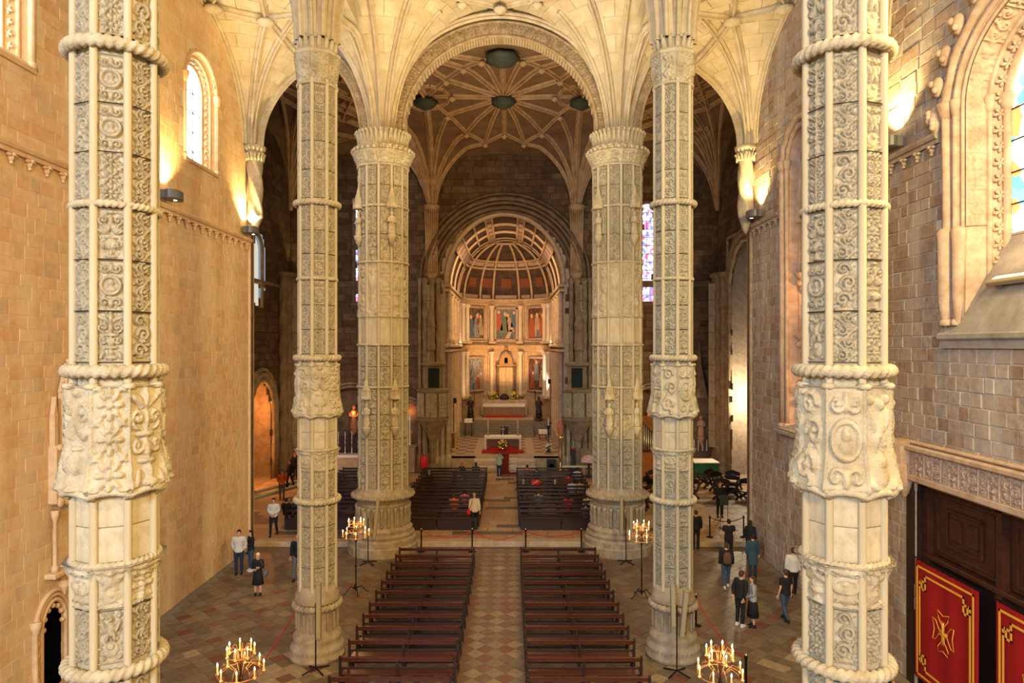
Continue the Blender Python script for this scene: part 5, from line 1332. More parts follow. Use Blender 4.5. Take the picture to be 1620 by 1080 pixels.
candle_stand(5.2, 24.7, 0, 'lit iron candelabrum on a pole right of the benches, beside the right pier')
candle_stand(-5.32, 14.6, 0, 'lit two-tier candelabrum at the bottom edge near the orange wall')
candle_stand(4.9, 14.5, 0, 'lit two-tier candelabrum at the bottom edge in front of the right walkway')
# ---------------- column loudspeakers on cross feet ----------------
def speaker_stand(x, y, z, label, bars):
    t = thing('speaker_stand', label, 'speaker stand', (x, y, z), 0, 'column loudspeakers on cross-foot stands')
    b = MB()
    for k in range(4): a = PI/4+k*PI/2; b.tube([(0, 0, .09), (.42*math.cos(a), .42*math.sin(a), .02)], .022, 6)
    b.obj('cross_foot', IRON, t)
    b = MB(); b.tube([(0, 0, .06), (0, 0, 1.9)], .02, 8); b.obj('pole', IRON, t)
    for (dx, z0, z1, tl) in bars:
        b = MB(); b.box((0, 0, 0), (.13, .10, z1-z0), ry=tl, bev=.02); o = b.obj('column_speaker', BEIGE, t); o.location = (dx, -.06, (z0+z1)/2)
        g = MB(); g.box((0, -.055, 0), (.10, .012, z1-z0-.15), ry=tl); g.obj('speaker_grille', mat('grille_beige', (.36, .30, .18), .7), o)
    return t
def spos(px, py): y = CZ*F/(py-547); return at(px, py, y)[0], y
for px, py, lab, bars in ((505, 1052, 'pale column loudspeaker on a black cross foot before the slender left pillar', [(.1, .9, 2.5, 0)]),
                    (584, 889, 'two pale loudspeakers on a black stand at the foot of the left pier', [(-.1, 1.1, 2.2, -.05), (.35, 1.0, 2.75, .1)]),
                    (989, 888, 'two pale loudspeakers on a black stand at the foot of the right pier', [(-.2, 1.2, 2.85, 0), (.2, 1.2, 2.4, 0)]),
                    (1066, 1056, 'two pale column loudspeakers on a black stand before the slender right pillar', [(-.12, 1.3, 2.5, -.02), (.18, 1.0, 2.35, .1)])):
    x, y = spos(px, py); speaker_stand(x, y-(.35 if py > 1000 else .2), 0, lab, bars)
# ---------------- stanchions and ropes ----------------
def stanchion(x, y, z, label, grp=None, h=.98):
    t = thing('barrier_post', label, 'barrier post', (x, y, z), 0, grp)
    b = MB(); b.lathe([(.17, 0), (.17, .02), (.06, .05)], 16); b.obj('base', IRON, t, smooth=True)
    b = MB(); b.lathe([(.033, .04), (.033, h-.1), (.045, h-.08), (.045, h-.01), (.02, h)], 12); b.obj('post', IRON, t, auto=True)
    b = MB(); b.lathe([(.04, h), (.04, h+.03), (.03, h+.05), (.01, h+.06)], 10); b.obj('chrome_cap', SILVER, t, smooth=True)
    return Vector((x, y, z+h-.06))
def rope(p, q, sag, m, label, r=.018):
    b = MB(); P = [p.lerp(q, i/14)-Vector((0, 0, 4*sag*(i/14)*(1-i/14))) for i in range(15)]
    b.tube(P, r, 6); o = b.obj('barrier_rope', m, smooth=True); tag(o, label, 'rope')
G = 'posts along the platform step'
X4 = [at(px, 865, 30.95)[0] for px in (670, 748.5, 831, 917)]
tops = [stanchion(x, 31.0 if 0 else 30.2, 0, l, G) for x, l in zip(X4, ('black barrier post beside the left pier at the step', 'black barrier post at the left corner of the aisle step', 'black barrier post at the right corner of the aisle step', 'black barrier post beside the right pier at the step'))]
rope(tops[0], tops[1], .28, REDROPE, 'red rope in front of the left platform benches')
rope(tops[1], tops[2], .38, REDROPE, 'red rope hanging across the centre aisle')
rope(tops[2], tops[3], .25, REDROPE, 'red rope in front of the right platform benches')
x, y = spos(473, 1005); pa = stanchion(x, y, 0, 'black barrier post beside the slender left pillar')
pz = stanchion(-5.95, 16.2, 0, 'black barrier post holding the near end of the left red rope'); rope(pa, pz, .1, REDROPE, 'red rope running down from the post to the left candelabrum')
x, y = spos(1101, 989); pb = stanchion(x, y, 0, 'black barrier post right of the slender right pillar')
x, y = spos(1176, 1090); pc = stanchion(x+.0, 17.9, 0, 'black barrier post at the bottom edge right of the candelabrum'); rope(pb, pc, .3, REDROPE, 'red rope on the right walkway floor')
stanchion(-11.0, 30.0, 0, 'black barrier post at the end of the orange wall')
pd = stanchion(*[(at(1123, 850, 31.6)[0]), 31.6, ZP], 'black barrier post standing on the right of the platform, near the man in black')
pe = stanchion(11.25, 31.6, ZP, 'black barrier post at the end of the grey wall')
rope(pd, pe, .2, IRON, 'dark rope across the right end of the platform')
tt = thing('sign_board', 'small grey notice board on a thin stand near the grey wall end', 'sign', (10.85, 33.2, ZP)); b = MB(); b.box((0, 0, 1.35), (.42, .03, .5), bev=.01); b.obj('board', GREYD, tt)
b = MB(); b.tube([(-.18, 0, 0), (-.18, 0, 1.1)], .012, 6); b.tube([(.18, 0, 0), (.18, 0, 1.1)], .012, 6); b.box((0, 0, .02), (.5, .3, .03)); b.obj('stand', IRON, tt)
# ---------------- nave altar, high altar and other church furniture ----------------
def bouquet(parent, c, R, m, n=26, name='bouquet', fl=YELF):
    r = random.Random(int(c[0]*100+c[1])); b = MB(); g = MB()
    for i in range(n):
        a, e, q = r.uniform(0, 2*PI), r.uniform(.1, 1.4), R*r.uniform(.4, 1)
        p = Vector(c)+Vector((q*math.cos(a)*math.cos(e), q*math.sin(a)*math.cos(e)*.7, q*math.sin(e)))
        g.tube([c, tuple(p)], [.01, .03], 4); g.ball(tuple(p), R*.14, 5, 4, sz=.5)
        if i % 2: b.ball(tuple(p+Vector((0, -.03, .03))), R*.15, 6, 5)
    g.obj('leaves', LEAFM, parent, kind='stuff'); b.obj('flowers', fl, parent, kind='stuff')
al = thing('nave_altar', 'white-topped table altar with red cloth in front, before the chancel steps', 'altar', (-.1, 51.3, ZC))
b = MB(); b.box((0, 0, 1.12), (2.75, 1.0, .1), bev=.02); b.box((0, -.51, 1.04), (2.75, .02, .12)); b.obj('altar_top', WHITEC, al)
for sx in (-1, 1): b = MB(); b.box((sx*1.3, 0, .55), (.1, .9, 1.05), bev=.02); b.obj('leg', WHITEC, al)
b = MB(); b.box((0, .1, .55), (2.4, .1, 1.0)); b.obj('altar_front', mat('altar_brown', (.22, .10, .06), .6), al)
cp = thing('altar_carpet', 'red stepped carpet in front of the white nave altar', 'carpet', (-.1, 50.6, ZC)); b = MB(); b.box((0, 0, .09), (3.1, .7, .18), bev=.03); b.obj('lower_step', REDC, cp); b = MB(); b.box((0, .3, .26), (2.1, .5, .16), bev=.03); b.obj('upper_step', REDC, cp)
t = thing('flower_bouquet', 'yellow and white bouquet on the red carpet before the nave altar', 'flowers', (-.1, 50.5, ZC+.35)); bouquet(t, (0, 0, 0), .55, None, 40); b = MB(); b.lathe([(.08, -.17), (.14, -.05), (.12, .02)], 10); b.obj('bowl', GOLD, t)
for sx, w in ((-1, 'left'), (1, 'right')):
    t = thing('altar_candlestick', 'tall brass candlestick on the %s end of the nave altar' % w, 'candlestick', (-.1+sx*1.12, 51.3, ZC+1.17)); b = MB(); b.lathe([(.12, 0), (.1, .05), (.03, .12), (.05, .25), (.025, .35), (.03, .5), (.07, .55), (.02, .57)], 10); b.obj('stick', GOLD, t, smooth=True); b = MB(); b.lathe([(.03, .55), (.03, 1.15), (.005, 1.16)], 8); b.obj('candle', WHITEC, t)
t = thing('altar_cross', 'small metal cross standing in the middle of the nave altar', 'cross', (-.1, 51.35, ZC+1.17)); b = MB(); b.lathe([(.1, 0), (.06, .06), (.02, .1)], 10); b.box((0, 0, .38), (.04, .03, .6)); b.box((0, 0, .48), (.3, .03, .04)); b.obj('crucifix', SILVER, t)
t = thing('presider_chair', 'dark high-backed chair standing behind the nave altar', 'chair', (0, 54.3, ZC)); b = MB(); b.box((0, .25, .95), (.6, .08, 1.1), bev=.03); b.obj('backrest', WOOD_D, t); b = MB(); b.box((0, 0, .45), (.6, .55, .1), bev=.02); b.obj('seat', WOOD, t)
for sx in (-1, 1):
    for sy in (-1, 1): b = MB(); b.box((sx*.26, sy*.22, .2), (.06, .06, .4)); b.obj('leg', WOOD_D, t)
REDD = mat('dark_red_cloth', (.16, .012, .012), .8)
am = thing('red_lectern', 'red lattice-sided lectern at the foot of the chancel steps', 'lectern', (.42, 47.4, ZP)); b = MB(); b.box((0, 0, .06), (1.1, .7, .12), bev=.02); b.obj('base', REDD, am)
b = MB(); b.box((-.3, 0, .75), (.45, .5, 1.3), bev=.03); b.box((-.3, -.1, 1.42), (.55, .5, .06), rx=.3); b.obj('desk', REDD, am)
b = MB()
for i in range(5): b.box((.05+.1*i, -.2, .6), (.025, .025, 1.0))
for z in (.15, .6, 1.1): b.box((.25, -.2, z), (.5, .03, .03))
for i in range(4): b.ball((.1+.1*i, -.2, .85), .035, 6, 4); b.ball((.1+.1*i, -.2, .4), .035, 6, 4)
b.obj('lattice', WHITEC, am)
# high altar
ha = thing('high_altar', 'high altar with lace-edged white cloth and panelled red front', 'altar', (-.1, 63.4, ZA+.24)); b = MB(); b.box((0, 0, .6), (3.7, 1.0, 1.1), bev=.02); b.obj('altar_body', mat('altar_panel', (.42, .22, .13), .6, .4, 8), ha)
for i in range(4): b = MB(); b.box((-1.35+.9*i, -.52, .6), (.74, .04, .72), bev=.02); b.obj('front_panel', mat('altar_inlay', (.34, .20, .12), .5, .5, 12), ha)
b = MB(); b.box((0, 0, 1.18), (3.9, 1.1, .06), bev=.01); b.box((0, -.56, 1.08), (3.9, .02, .18))
for i in range(26): b.prism([(-1.9+i*.15, 1.0), (-1.78+i*.15, 1.0), (-1.84+i*.15, .9)], -.57, -.555, lambda u, v, d: (u, d, v))
for sx in (-1, 1): b.box((sx*1.94, -.02, .7), (.03, 1.1, 1.0))
b.obj('altar_cloth', WHITEC, ha); b = MB(); b.box((0, -.6, .08), (3.5, .25, .16)); b.obj('red_kneeler', REDC, ha)
b = MB(); b.box((0, .85, 1.35), (4.3, .5, .4), bev=.02); b.box((0, .85, .6), (4.3, .5, 1.1)); b.obj('gradine', MARBLE, ha)
for i in range(14): b = MB(); b.box((-1.95+.3*i, .59, 1.35), (.2, .02, .26), bev=.005); b.obj('gradine_panel', MARBLE_P, ha)
for sx, w in ((-1, 'left'), (1, 'right')):
    t = thing('flower_bouquet', 'green and yellow bouquet on the %s of the high altar shelf' % w, 'flowers', (-.1+sx*.95, 64.2, ZA+.24+1.62)); bouquet(t, (0, 0, 0), .6, None, 34, fl=YELF); b = MB(); b.lathe([(.1, -.07), (.16, .1), (.1, .2)], 10); b.obj('vase', GOLD, t)
    for k in (1.45, 1.85): 
        t = thing('altar_candlestick', '%s slim candlestick at the %s end of the high altar shelf' % ('inner' if k < 1.6 else 'outer', w), 'candlestick', (-.1+sx*k, 64.25, ZA+1.79)); b = MB(); b.lathe([(.07, 0), (.02, .08), (.03, .3), (.05, .4)], 8); b.obj('stick', GOLD, t); b = MB(); b.lathe([(.02, .4), (.02, .85)], 6); b.obj('candle', WHITEC, t)
    t = thing('bronze_angel', 'dark bronze torch-bearing figure standing %s of the high altar' % w, 'statue', (-.05+sx*3.1, 62.0, ZA)); saint(t, (0, 0, .55), (0, -1), 1.7, BRONZE, False, 'figure'); b = MB(); b.lathe([(.3, 0), (.32, .1), (.25, .2), (.25, .5), (.3, .56)], 8); b.obj('pedestal', BRONZE, t); b = MB(); b.tube([(sx*-.3, 0, 1.2), (sx*-.35, 0, 2.6)], .04, 6); b.ball((sx*-.35, 0, 2.65), .1, 8, 5); b.obj('torch', BRONZE, t)
# niche in tabernacle foot: small dome and monstrance
t = thing('altar_dome', 'small dark domed tabernacle between the bouquets on the high altar', 'tabernacle', (-.1, 64.3, ZA+1.8)); b = MB(); b.lathe([(.45, 0), (.45, .15), (.38, .35), (.2, .5), (.02, .55)], 12); b.obj('dome', BRONZE, t); b = MB(); b.tube([(0, 0, .5), (0, 0, 1.1)], .02, 6); b.box((0, 0, .9), (.25, .03, .03)); b.obj('cross', GOLD, t)
# left and right chancel things
t = thing('icon_panel', 'gold framed icon panel on a stand with yellow flowers, left of the nave altar', 'icon', (-4.0, 50.9, ZC)); b = MB(); b.box((0, 0, .75), (.85, .1, 1.5), bev=.03); b.obj('frame', GOLD, t); b = MB(); b.box((0, -.06, .85), (.6, .02, 1.1)); b.obj('icon', mat('icon_paint', (.30, .12, .05), .6, .6, 5), t); bouquet(t, (0, -.3, .1), .42, None, 24)
t = thing('paschal_candlestick', 'tall dark candlestick ringed with flowers, right of the nave altar', 'candlestick', (3.3, 50.9, ZC)); b = MB(); b.lathe([(.2, 0), (.16, .06), (.04, .15), (.05, .5), (.03, .9), (.05, 1.3), (.03, 1.7), (.16, 1.85), (.22, 1.95), (.05, 1.98)], 10); b.obj('stick', BRONZE, t, smooth=True); b = MB(); b.lathe([(.045, 1.95), (.045, 2.5), (.01, 2.52)], 8); b.obj('candle', WHITEC, t); bouquet(t, (0, -.1, .15), .45, None, 26, fl=WHITEF)
t = thing('torch_figure', 'tall gilt candle-bearer column right of the chancel steps', 'statue', (4.0, 48.3, ZP)); b = MB(); b.lathe([(.3, 0), (.3, .15), (.12, .35), (.1, .8), (.16, 1.0), (.08, 1.3), (.12, 2.0), (.2, 2.3), (.22, 2.5), (.05, 2.55)], 12); b.obj('shaft', GOLD, t, smooth=True)
b = MB(); b.lathe([(.12, 2.5), (.2, 2.7), (.25, 3.1), (.15, 3.6), (.03, 3.7)], 10); b.obj('lantern', mat('orange_lantern', (.5, .2, .1), .6), t)
for sx, w in ((-1, 'left'), (1, 'right')):
    t = thing('floor_flood_lamp', 'tall black lamp pole inside the chancel on the %s' % w, 'lamp', (.05+sx*3.95, 52.5 if sx < 0 else 60, ZC if sx < 0 else ZA)); b = MB(); b.tube([(0, 0, .03), (0, 0, 3.9)], .03, 6); b.lathe([(.3, 0), (.3, .04)], 12); b.obj('pole', IRON, t); b = MB(); b.box((.12 if sx < 0 else -.12, 0, 3.7), (.2, .3, .4), bev=.03); b.obj('lamp_head', IRON, t)
    t = thing('credence_table', 'small %s credence table draped in white inside the chancel' % w, 'table', (sx*3.2, 59.8 if sx < 0 else 57.6, ZC)); b = MB(); b.box((0, 0, 1.5 if sx < 0 else .8), (.7, .5, .06), bev=.01); b.box((0, -.24, 1.35 if sx < 0 else .65), (.7, .03, .3)); b.obj('cloth_top', WHITEC, t)
    for k in range(4): b = MB(); h = 1.5 if sx < 0 else .8; b.tube([((-1)**k*.28, (-.18 if k < 2 else .18), 0), ((-1)**(k//1)*.28, (-.18 if k < 2 else .18), h)], .025, 6); b.obj('leg', BRONZE, t)
spot('column_glare', (3.2, 60.5, 3.4), (3.75, 63.3, 6.8), 22, 1500, (1, .9, .75), .05); spot('retable_left_up', (-3.0, 60.6, 3.6), (-3.3, 64, 8), 60, 260, (1, .6, .3)); point('ledge_lamp_left', (-3.7, 60.4, 9.5), 60, (1, .6, .3), .1); point('ledge_lamp_right', (3.8, 60.4, 9.5), 60, (1, .6, .3), .1)
spot('retable_up', (0, 61.0, 5.2), (0, 66.3, 10.5), 95, 1700, (1, .50, .18), .3)
# ---------------- pulpits beside the chancel arch ----------------
for sx, w in ((-1, 'left'), (1, 'right')):
    t = thing('stone_pulpit', 'carved stone pulpit on the %s of the chancel arch' % w, 'pulpit', (sx*5.15+.1, 48.7, ZP), 0, None, 'thing')
    b = MB(); b.lathe([(.5, 0), (.45, .4), (.3, .5), (.28, 2.0), (.5, 2.6), (1.0, 3.4), (1.15, 3.6), (1.15, 3.75)], 8, ph=PI/8, rf=lambda a, z: 1+.05*math.sin(6*a+3*z)); b.obj('stem', STONE_MID, t)
    b = MB(); b.lathe([(1.08, 3.7), (1.08, 5.6), (1.18, 5.62), (1.2, 5.78), (1.0, 5.8)], 8, ph=PI/8); b.obj('basket', STONE_MID, t)
    for k in range(8):
        a = k*PI/4
        if math.sin(a) > .5: continue
        n = (math.cos(a), math.sin(a)); o = panel(t, REL, k+2, (n[0]*1.0, n[1]*1.0, 3.85), n, .75, 1.7, .14)
    b = MB(); b.box((0, .5, 6.6), (1.3, .25, 1.8), bev=.03); b.obj('door_surround', STONE_MID, t); b = MB(); b.box((0, .36, 6.55), (.8, .05, 1.4)); b.obj('doorway', mat('doorway_shade_green', (.01, .02, .018), .8), t)  # dark slab puts the shade of an open doorway into its colour
    b = MB(); b.tube([(sx*.0+.75*math.cos(PI*i/10), .2-.25*math.sin(PI*i/10), 7.55) for i in range(11)], .16, 8, rf=lambda i, a: 1+.15*math.sin(3*a+i)); b.obj('canopy', STONE_MID, t, smooth=True)
    for k in range(3):
        b = MB(); b.lathe([(.25, 0), (.25, .9), (.16, 1.0)]+[(.13, 1.1+.1*i) for i in range(22)]+[(.2, 3.4)], 10, (-sx*(.25+.38*k)*1.0, .1+.1*k, 0), rf=lambda a, z: 1+.18*math.cos(3*a+6*z)); b.obj('twisted_shaft', STONE, t, smooth=True)
# ---------------- side altars in the transept niches ----------------
for (c, hw, zb, zs, ri), w, big in zip(NI, ('far left side chapel', 'right side chapel', 'narrow niche left of the chancel', 'narrow niche right of the chancel'), (1, 1, 0, 0)):
    ns = structure('niche'); b = MB(); dpt = 1.6 if big else .7
    b.box((c, YB+dpt, (zb+zs+ri)/2), (2*hw+.4, .1, zs+ri-zb+.6)); b.loft([(s, YB, z) for s, z in arch_pts(c, hw, zb, zs, ri, 20)], [(s, YB+dpt, z) for s, z in arch_pts(c, hw, zb, zs, ri, 20)]); b.obj('niche_shell', STONE_DARK, ns)
    b = MB()
    for q in (.08, .3): b.tube([(s, YB-.06, z) for s, z in arch_pts(c, hw+q, zb, zs, ri+q, 20)], .1, 8)
    b.obj('arch_moulding', STONE_MID, ns, smooth=True)
    point('niche_lamp', (c, YB+dpt*.45, zs), 36 if big else 22, (1, .35, .10), .15)
    t = thing('altar_statue', 'robed statue in the %s' % w, 'statue', (c, YB+dpt*.6, (2.4 if big else zb+.3))); saint(t, (0, 0, .5), (0, -1), 1.9 if big else 1.3, mat('polychrome_wood', (.42, .20, .10), .6, .4, 4), False, 'figure')
    b = MB(); b.box((0, 0, .25), (.7, .5, .5), bev=.04); b.obj('pedestal', WOOD_D, t)
    if big:
        t = thing('side_altar', 'white clothed side altar in the %s' % w, 'altar', (c, YB-1.0, ZP)); b = MB(); b.box((0, 0, .06), (3.4, 1.3, .12), bev=.02); b.obj('altar_step', MARBLE, t); b = MB(); b.box((0, .1, .6), (2.7, .8, 1.0), bev=.03); b.obj('altar_body', MARBLE, t); b = MB(); b.box((0, .1, 1.13), (2.85, .95, .06)); b.box((0, -.38, 1.06), (2.85, .02, .18))
        for s in (-1, 1): b.box((s*1.42, .1, .85), (.02, .9, .55))
        b.obj('altar_cloth', WHITEC, t)
        b = MB(); b.box((0, .7, 1.4), (3.2, .26, 1.9), bev=.04); b.obj('altar_back', WOOD_D, t)
        for k in range(6):
            s = thing('altar_candlestick', 'silver candlestick on the %s altar, %s from its left end' % (w, ordinal(k)), 'candlestick', (c-1.2+.48*k, YB-.75, ZP+1.16)); b = MB(); b.lathe([(.13, 0), (.1, .08), (.03, .18), (.05, .4), (.025, .6), (.05, .75), (.03, 1.0)], 8); b.obj('stick', SILVER, s, smooth=True); b = MB(); b.lathe([(.025, 1.0), (.025, 1.55)], 6); b.obj('candle', WHITEC, s)
# green-clothed altar by the right corner
t = thing('green_altar', 'small altar with a bright green front beside the twisted pilaster', 'altar', (13.6, 46.4, ZP)); b = MB(); b.box((0, 0, .5), (1.6, 1.5, 1.0), bev=.02); b.obj('green_front', GREENC, t); b = MB(); b.box((0, 0, 1.04), (1.7, 1.6, .08), bev=.02); b.obj('white_top', WHITEC, t)
t = thing('side_retable', 'dark carved wooden retable with a saint above the green altar', 'altarpiece', (14.0, 48.9, ZP), 0, None, 'thing'); b = MB(); b.box((0, 0, 2.6), (1.7, .4, 5.2), bev=.05); b.lathe([(.9, 5.2), (.6, 6.0), (.2, 7.6), (.03, 9.2)], 6, rf=lambda a, z: 1+.1*math.sin(8*z)); b.obj('retable_frame', STONE_DARK, t); saint(t, (0, -.4, 2.4), (0, -1), 1.5, mat('pale_saint', (.5, .3, .2), .6), False, 'saint_figure')
for k in range(4): b = MB(); b.lathe([(.04, 1.4), (.03, 2.2)], 6, (-.5+.3*k, -.45, 0)); b.obj('white_candle', WHITEC, t)
# ---------------- organ ----------------
t = thing('pipe_organ', 'small chest organ of orange wood with grey pipes, right of the crossing pier', 'organ', (9.9, 45.0, ZP)); b = MB(); b.box((0, 0, .9), (2.6, 1.2, 1.8), bev=.03); b.obj('lower_case', ORGW, t)
b = MB()
for s in (-1, 1): b.box((s*1.25, 0, 3.4), (.14, 1.0, 3.4), bev=.02)
b.box((0, .4, 3.0), (2.4, .1, 2.4)); b.box((0, 0, 1.85), (2.7, 1.25, .12), bev=.02); b.obj('upper_case', ORGW, t)
for k in range(17): 
    u = (k-8)/8; h = 1.3+1.5*abs(u)**1.6; b = MB(); b.lathe([(.015, 0), (.055, .25), (.055, h), (.05, h)], 10, (u*1.1, -.35, 1.9)); b.obj('organ_pipe', SILVER, t, smooth=True)
b = MB(); n = 16; P = [(-1.2+2.4*i/n, 1.95+1.5+1.4*abs(2*i/n-1)**1.6) for i in range(n+1)]; Q = [(x, z-.18) for x, z in reversed(P)]
for i in range(n): b.prism([P[i], P[i+1], (P[i+1][0], P[i+1][1]-.2), (P[i][0], P[i][1]-.2)], -.5, -.42, lambda u, v, d: (u, d, v))
b.obj('pipe_shade', ORGW, t)
b = MB(); b.box((-.3, -1.1, .5), (1.2, .35, .06), bev=.02)
for s in (-1, 1): b.box((-.3+s*.5, -1.1, .24), (.05, .3, .48))
o = b.obj('organ_bench', ORGW); o.location = (9.9, 45.0, ZP); tag(o, 'plain wooden organ bench in front of the chest organ', 'bench')
# ---------------- X-framed chairs ----------------
def xchair(label):
    t = thing('x_frame_chair', label, 'chair', (0, 0, 0), 0, 'dark X-framed chairs on the right of the platform')
    for s in (-1, 1):
        b = MB()
        b.tube([(s*.26, y_, z_) for y_, z_ in ((-.28, 0), (-.2, .12), (0, .3), (.22, .44), (.28, .62))] if 0 else [(-.3*s, -.24, 0), (-.2*s, -.24, .16), (0, -.24, .3), (.22*s, -.24, .42), (.3*s, -.24, .6), (.33*s, -.24, .78)], [.07, .055, .06, .055, .05, .06], 6); b.obj('front_leg', WOOD_D, t, smooth=True)
        b = MB(); b.tube([(-.3*s, .22, 0), (-.2*s, .22, .16), (0, .22, .3), (.22*s, .22, .42), (.3*s, .22, .6), (.32*s, .24, .95)], [.07, .055, .06, .055, .05, .055], 6); b.obj('back_leg', WOOD_D, t, smooth=True)
        b = MB(); b.tube([(.32*s, -.28, .8), (.33*s, 0, .78), (.32*s, .26, .8)], .035, 6); b.obj('armrest', WOOD_D, t, smooth=True)
    b = MB(); b.box((0, 0, .44), (.5, .46, .05), bev=.015); b.obj('seat', WOOD_D, t)
    b = MB(); b.prism([(-.32, .78), (.32, .78), (.32, .98), (.18, 1.02), (0, 1.08), (-.18, 1.02), (-.32, .98)], .22, .26, lambda u, v, d: (u, d, v)); b.obj('backrest', WOOD_D, t)
    return t
xc = xchair('x'); first = True
spots = [(9.6, 39.8, 0, 'front row chair just right of the slender pillar'), (10.9, 39.6, .3, 'front row chair behind the man in black'), (12.6, 39.4, 2.6, 'front chair of the cluster beside the man in black'),
         (9.4, 42.6, 0, 'back row chair, first from the slender pillar'), (10.5, 42.8, .1, 'back row chair, second from the slender pillar'), (11.6, 42.9, -.1, 'back row chair, third from the slender pillar'), (12.7, 42.7, .4, 'back row chair, fourth from the slender pillar'),
         (13.5, 40.3, 2.9, 'cluster chair closest to the steps of the right arch'), (13.0, 41.4, 3.3, 'cluster chair turned away from the altar'), (14.0, 41.7, 2.7, 'rearmost cluster chair by the right arch'), (13.9, 39.2, 2.4, 'tilted-looking cluster chair nearest the grey wall'), (8.1, 36.8, 1.2, 'single chair between the crossing pier and the slender pillar'), (8.2, 40.3, .6, 'chair in front of the small organ')]
for x, y, rz, l in spots:
    o = xc if first else copy_tree(xc); first = False; o.location = (x, y, ZP); o.rotation_euler.z = rz+PI; o.scale = (1.2, 1.2, 1.15); o['label'] = 'dark X-framed chair, '+l
t = thing('reading_stand', 'black music stand on the floor before the small organ', 'stand', (8.4, 38.6, ZP)); b = MB(); b.tube([(0, 0, .05), (0, 0, 1.1)], .02, 6); b.lathe([(.2, 0), (.18, .04)], 10); b.obj('pole', IRON, t); b = MB(); b.box((0, 0, 1.2), (.5, .05, .35), rx=.5); b.obj('desk', IRON, t)
# odds and ends by the front of the platform
t = thing('donation_cylinder', 'bright red cylindrical box on a stand beside the left pulpit', 'box', (-5.55, 47.6, ZP)); b = MB(); b.lathe([(.26, .35), (.27, .38), (.27, 1.15), (.24, 1.2)], 16); b.obj('drum', mat('bright_red_lacquer', (.55, .02, .02), .4), t, auto=True); b = MB(); b.lathe([(.12, 0), (.12, .36)], 12); b.obj('foot', GREYD, t)
t = thing('stone_pedestal', 'grey stone pedestal standing left of the red cylinder', 'pedestal', (-6.6, 47.9, ZP), 0, None, 'thing'); b = MB(); b.box((0, 0, .9), (.8, .7, 1.8), bev=.05); b.box((0, 0, 1.85), (1.1, .9, .14), bev=.04); b.obj('block', STONE_MID, t); b = MB(); b.lathe([(.1, 1.9), (.04, 2.1), (.05, 3.6), (.1, 3.7), (.02, 4.2)], 8); b.obj('tall_candle', WHITEC, t)
for sx, w in ((-1, 'left'), (1, 'right')):
    t = thing('round_table', 'small round table under a pink flowered cloth by the %s crossing pier' % w, 'table', (-7.2 if sx < 0 else 5.75, 46.0, ZP)); b = MB(); b.lathe([(.02, 1.5), (.35, 1.42), (.52, 1.2), (.55, 1.05)], 16, caps=False); b.obj('flowered_cloth', mat('pink_flower_cloth', (.78, .55, .52), .8, .4, 12), t, smooth=True); b = MB(); b.lathe([(.3, 0), (.3, .05), (.08, .1), (.08, 1.3)], 12); b.obj('stand', GREYD, t)
t = thing('loudspeaker_box', 'black box loudspeaker on the floor right of the chancel steps', 'loudspeaker', (3.35, 48.1, ZP)); b = MB(); b.box((0, 0, .45), (.65, .45, .85), bev=.03); b.obj('cabinet', GREYD, t); b = MB(); b.lathe([(.2, 0), (.2, .01)], 16); o = b.obj('cone', BLACK, t); o.rotation_euler.x = PI/2; o.location = (0, -.225, .4)
t = thing('white_kneeler', 'long pale marble communion rail lying right of the platform benches', 'rail', (5.5, 46.9, ZP)); b = MB(); b.box((0, 0, .55), (3.0, .4, .12), bev=.04); b.obj('rail_top', MARBLE_W, t)
for s in (-1, 0, 1): b = MB(); b.box((s*1.2, 0, .25), (.25, .3, .5), bev=.03); b.obj('support', MARBLE, t)
for k, (px, l) in enumerate(((1290/4.5+620, 'dark post with a small box right of the benches'), (1378/4.5+620, 'pale cabinet standing beside the right pulpit'))):
    x = at(px, 700, 47.8)[0]; t = thing('cabinet' if k else 'bell_post', l, 'cabinet' if k else 'post', (x, 47.8, ZP)); b = MB(); b.box((0, 0, .8), (.7 if k else .25, .4, 1.6), bev=.03); b.obj('body', STONE_MID if k else GREYD, t); b = MB(); b.box((0, 0, 1.63), (.8 if k else .3, .45, .06), bev=.01); b.obj('top', STONE_MID if k else REDC, t)
# two pale low kerb rails on the left of the platform
for k in range(2):
    b = MB(); y0, y1 = (38.0, 44.6) if k == 0 else (41.0, 47.4); b.tube([(-14.9, y0, ZP+.08), (-12.2 if k == 0 else -12.0, y1, ZP+.08)], .09, 6); o = b.obj('floor_kerb', mat('grey_green_stone', (.40, .42, .36), .7)); tag(o, 'pale stone kerb on the left of the platform, %s the orange-jacketed visitor' % ('nearest' if k == 0 else 'farther, behind'), 'kerb'); o['kind'] = 'thing'
# ---------------- people ----------------
SKIN = mat('skin', (.55, .30, .20), .6); SKIN2 = mat('skin_tan', (.42, .22, .13), .6); SKINR = mat('skin_ruddy', (.60, .26, .17), .6)
def cloth(name, c): return mat('cloth_'+name, c, .85, .2, 6)
C = dict(black=cloth('black', (.012, .012, .014)), white=cloth('white', (.62, .60, .56)), cream=cloth('cream', (.6, .5, .34)), navy=cloth('navy', (.02, .03, .06)), jeans=cloth('denim', (.04, .07, .12)), grey=cloth('grey', (.12, .12, .13)),
         lgrey=cloth('light_grey', (.34, .33, .33)), teal=cloth('teal', (.03, .07, .09)), orange=cloth('orange', (.65, .10, .03)), red=cloth('red', (.55, .02, .02)), yellow=cloth('yellow', (.6, .35, .08)), brown=cloth('brown', (.12, .06, .035)), mint=cloth('mint', (.35, .48, .42)), pink=cloth('pink', (.5, .1, .12)))
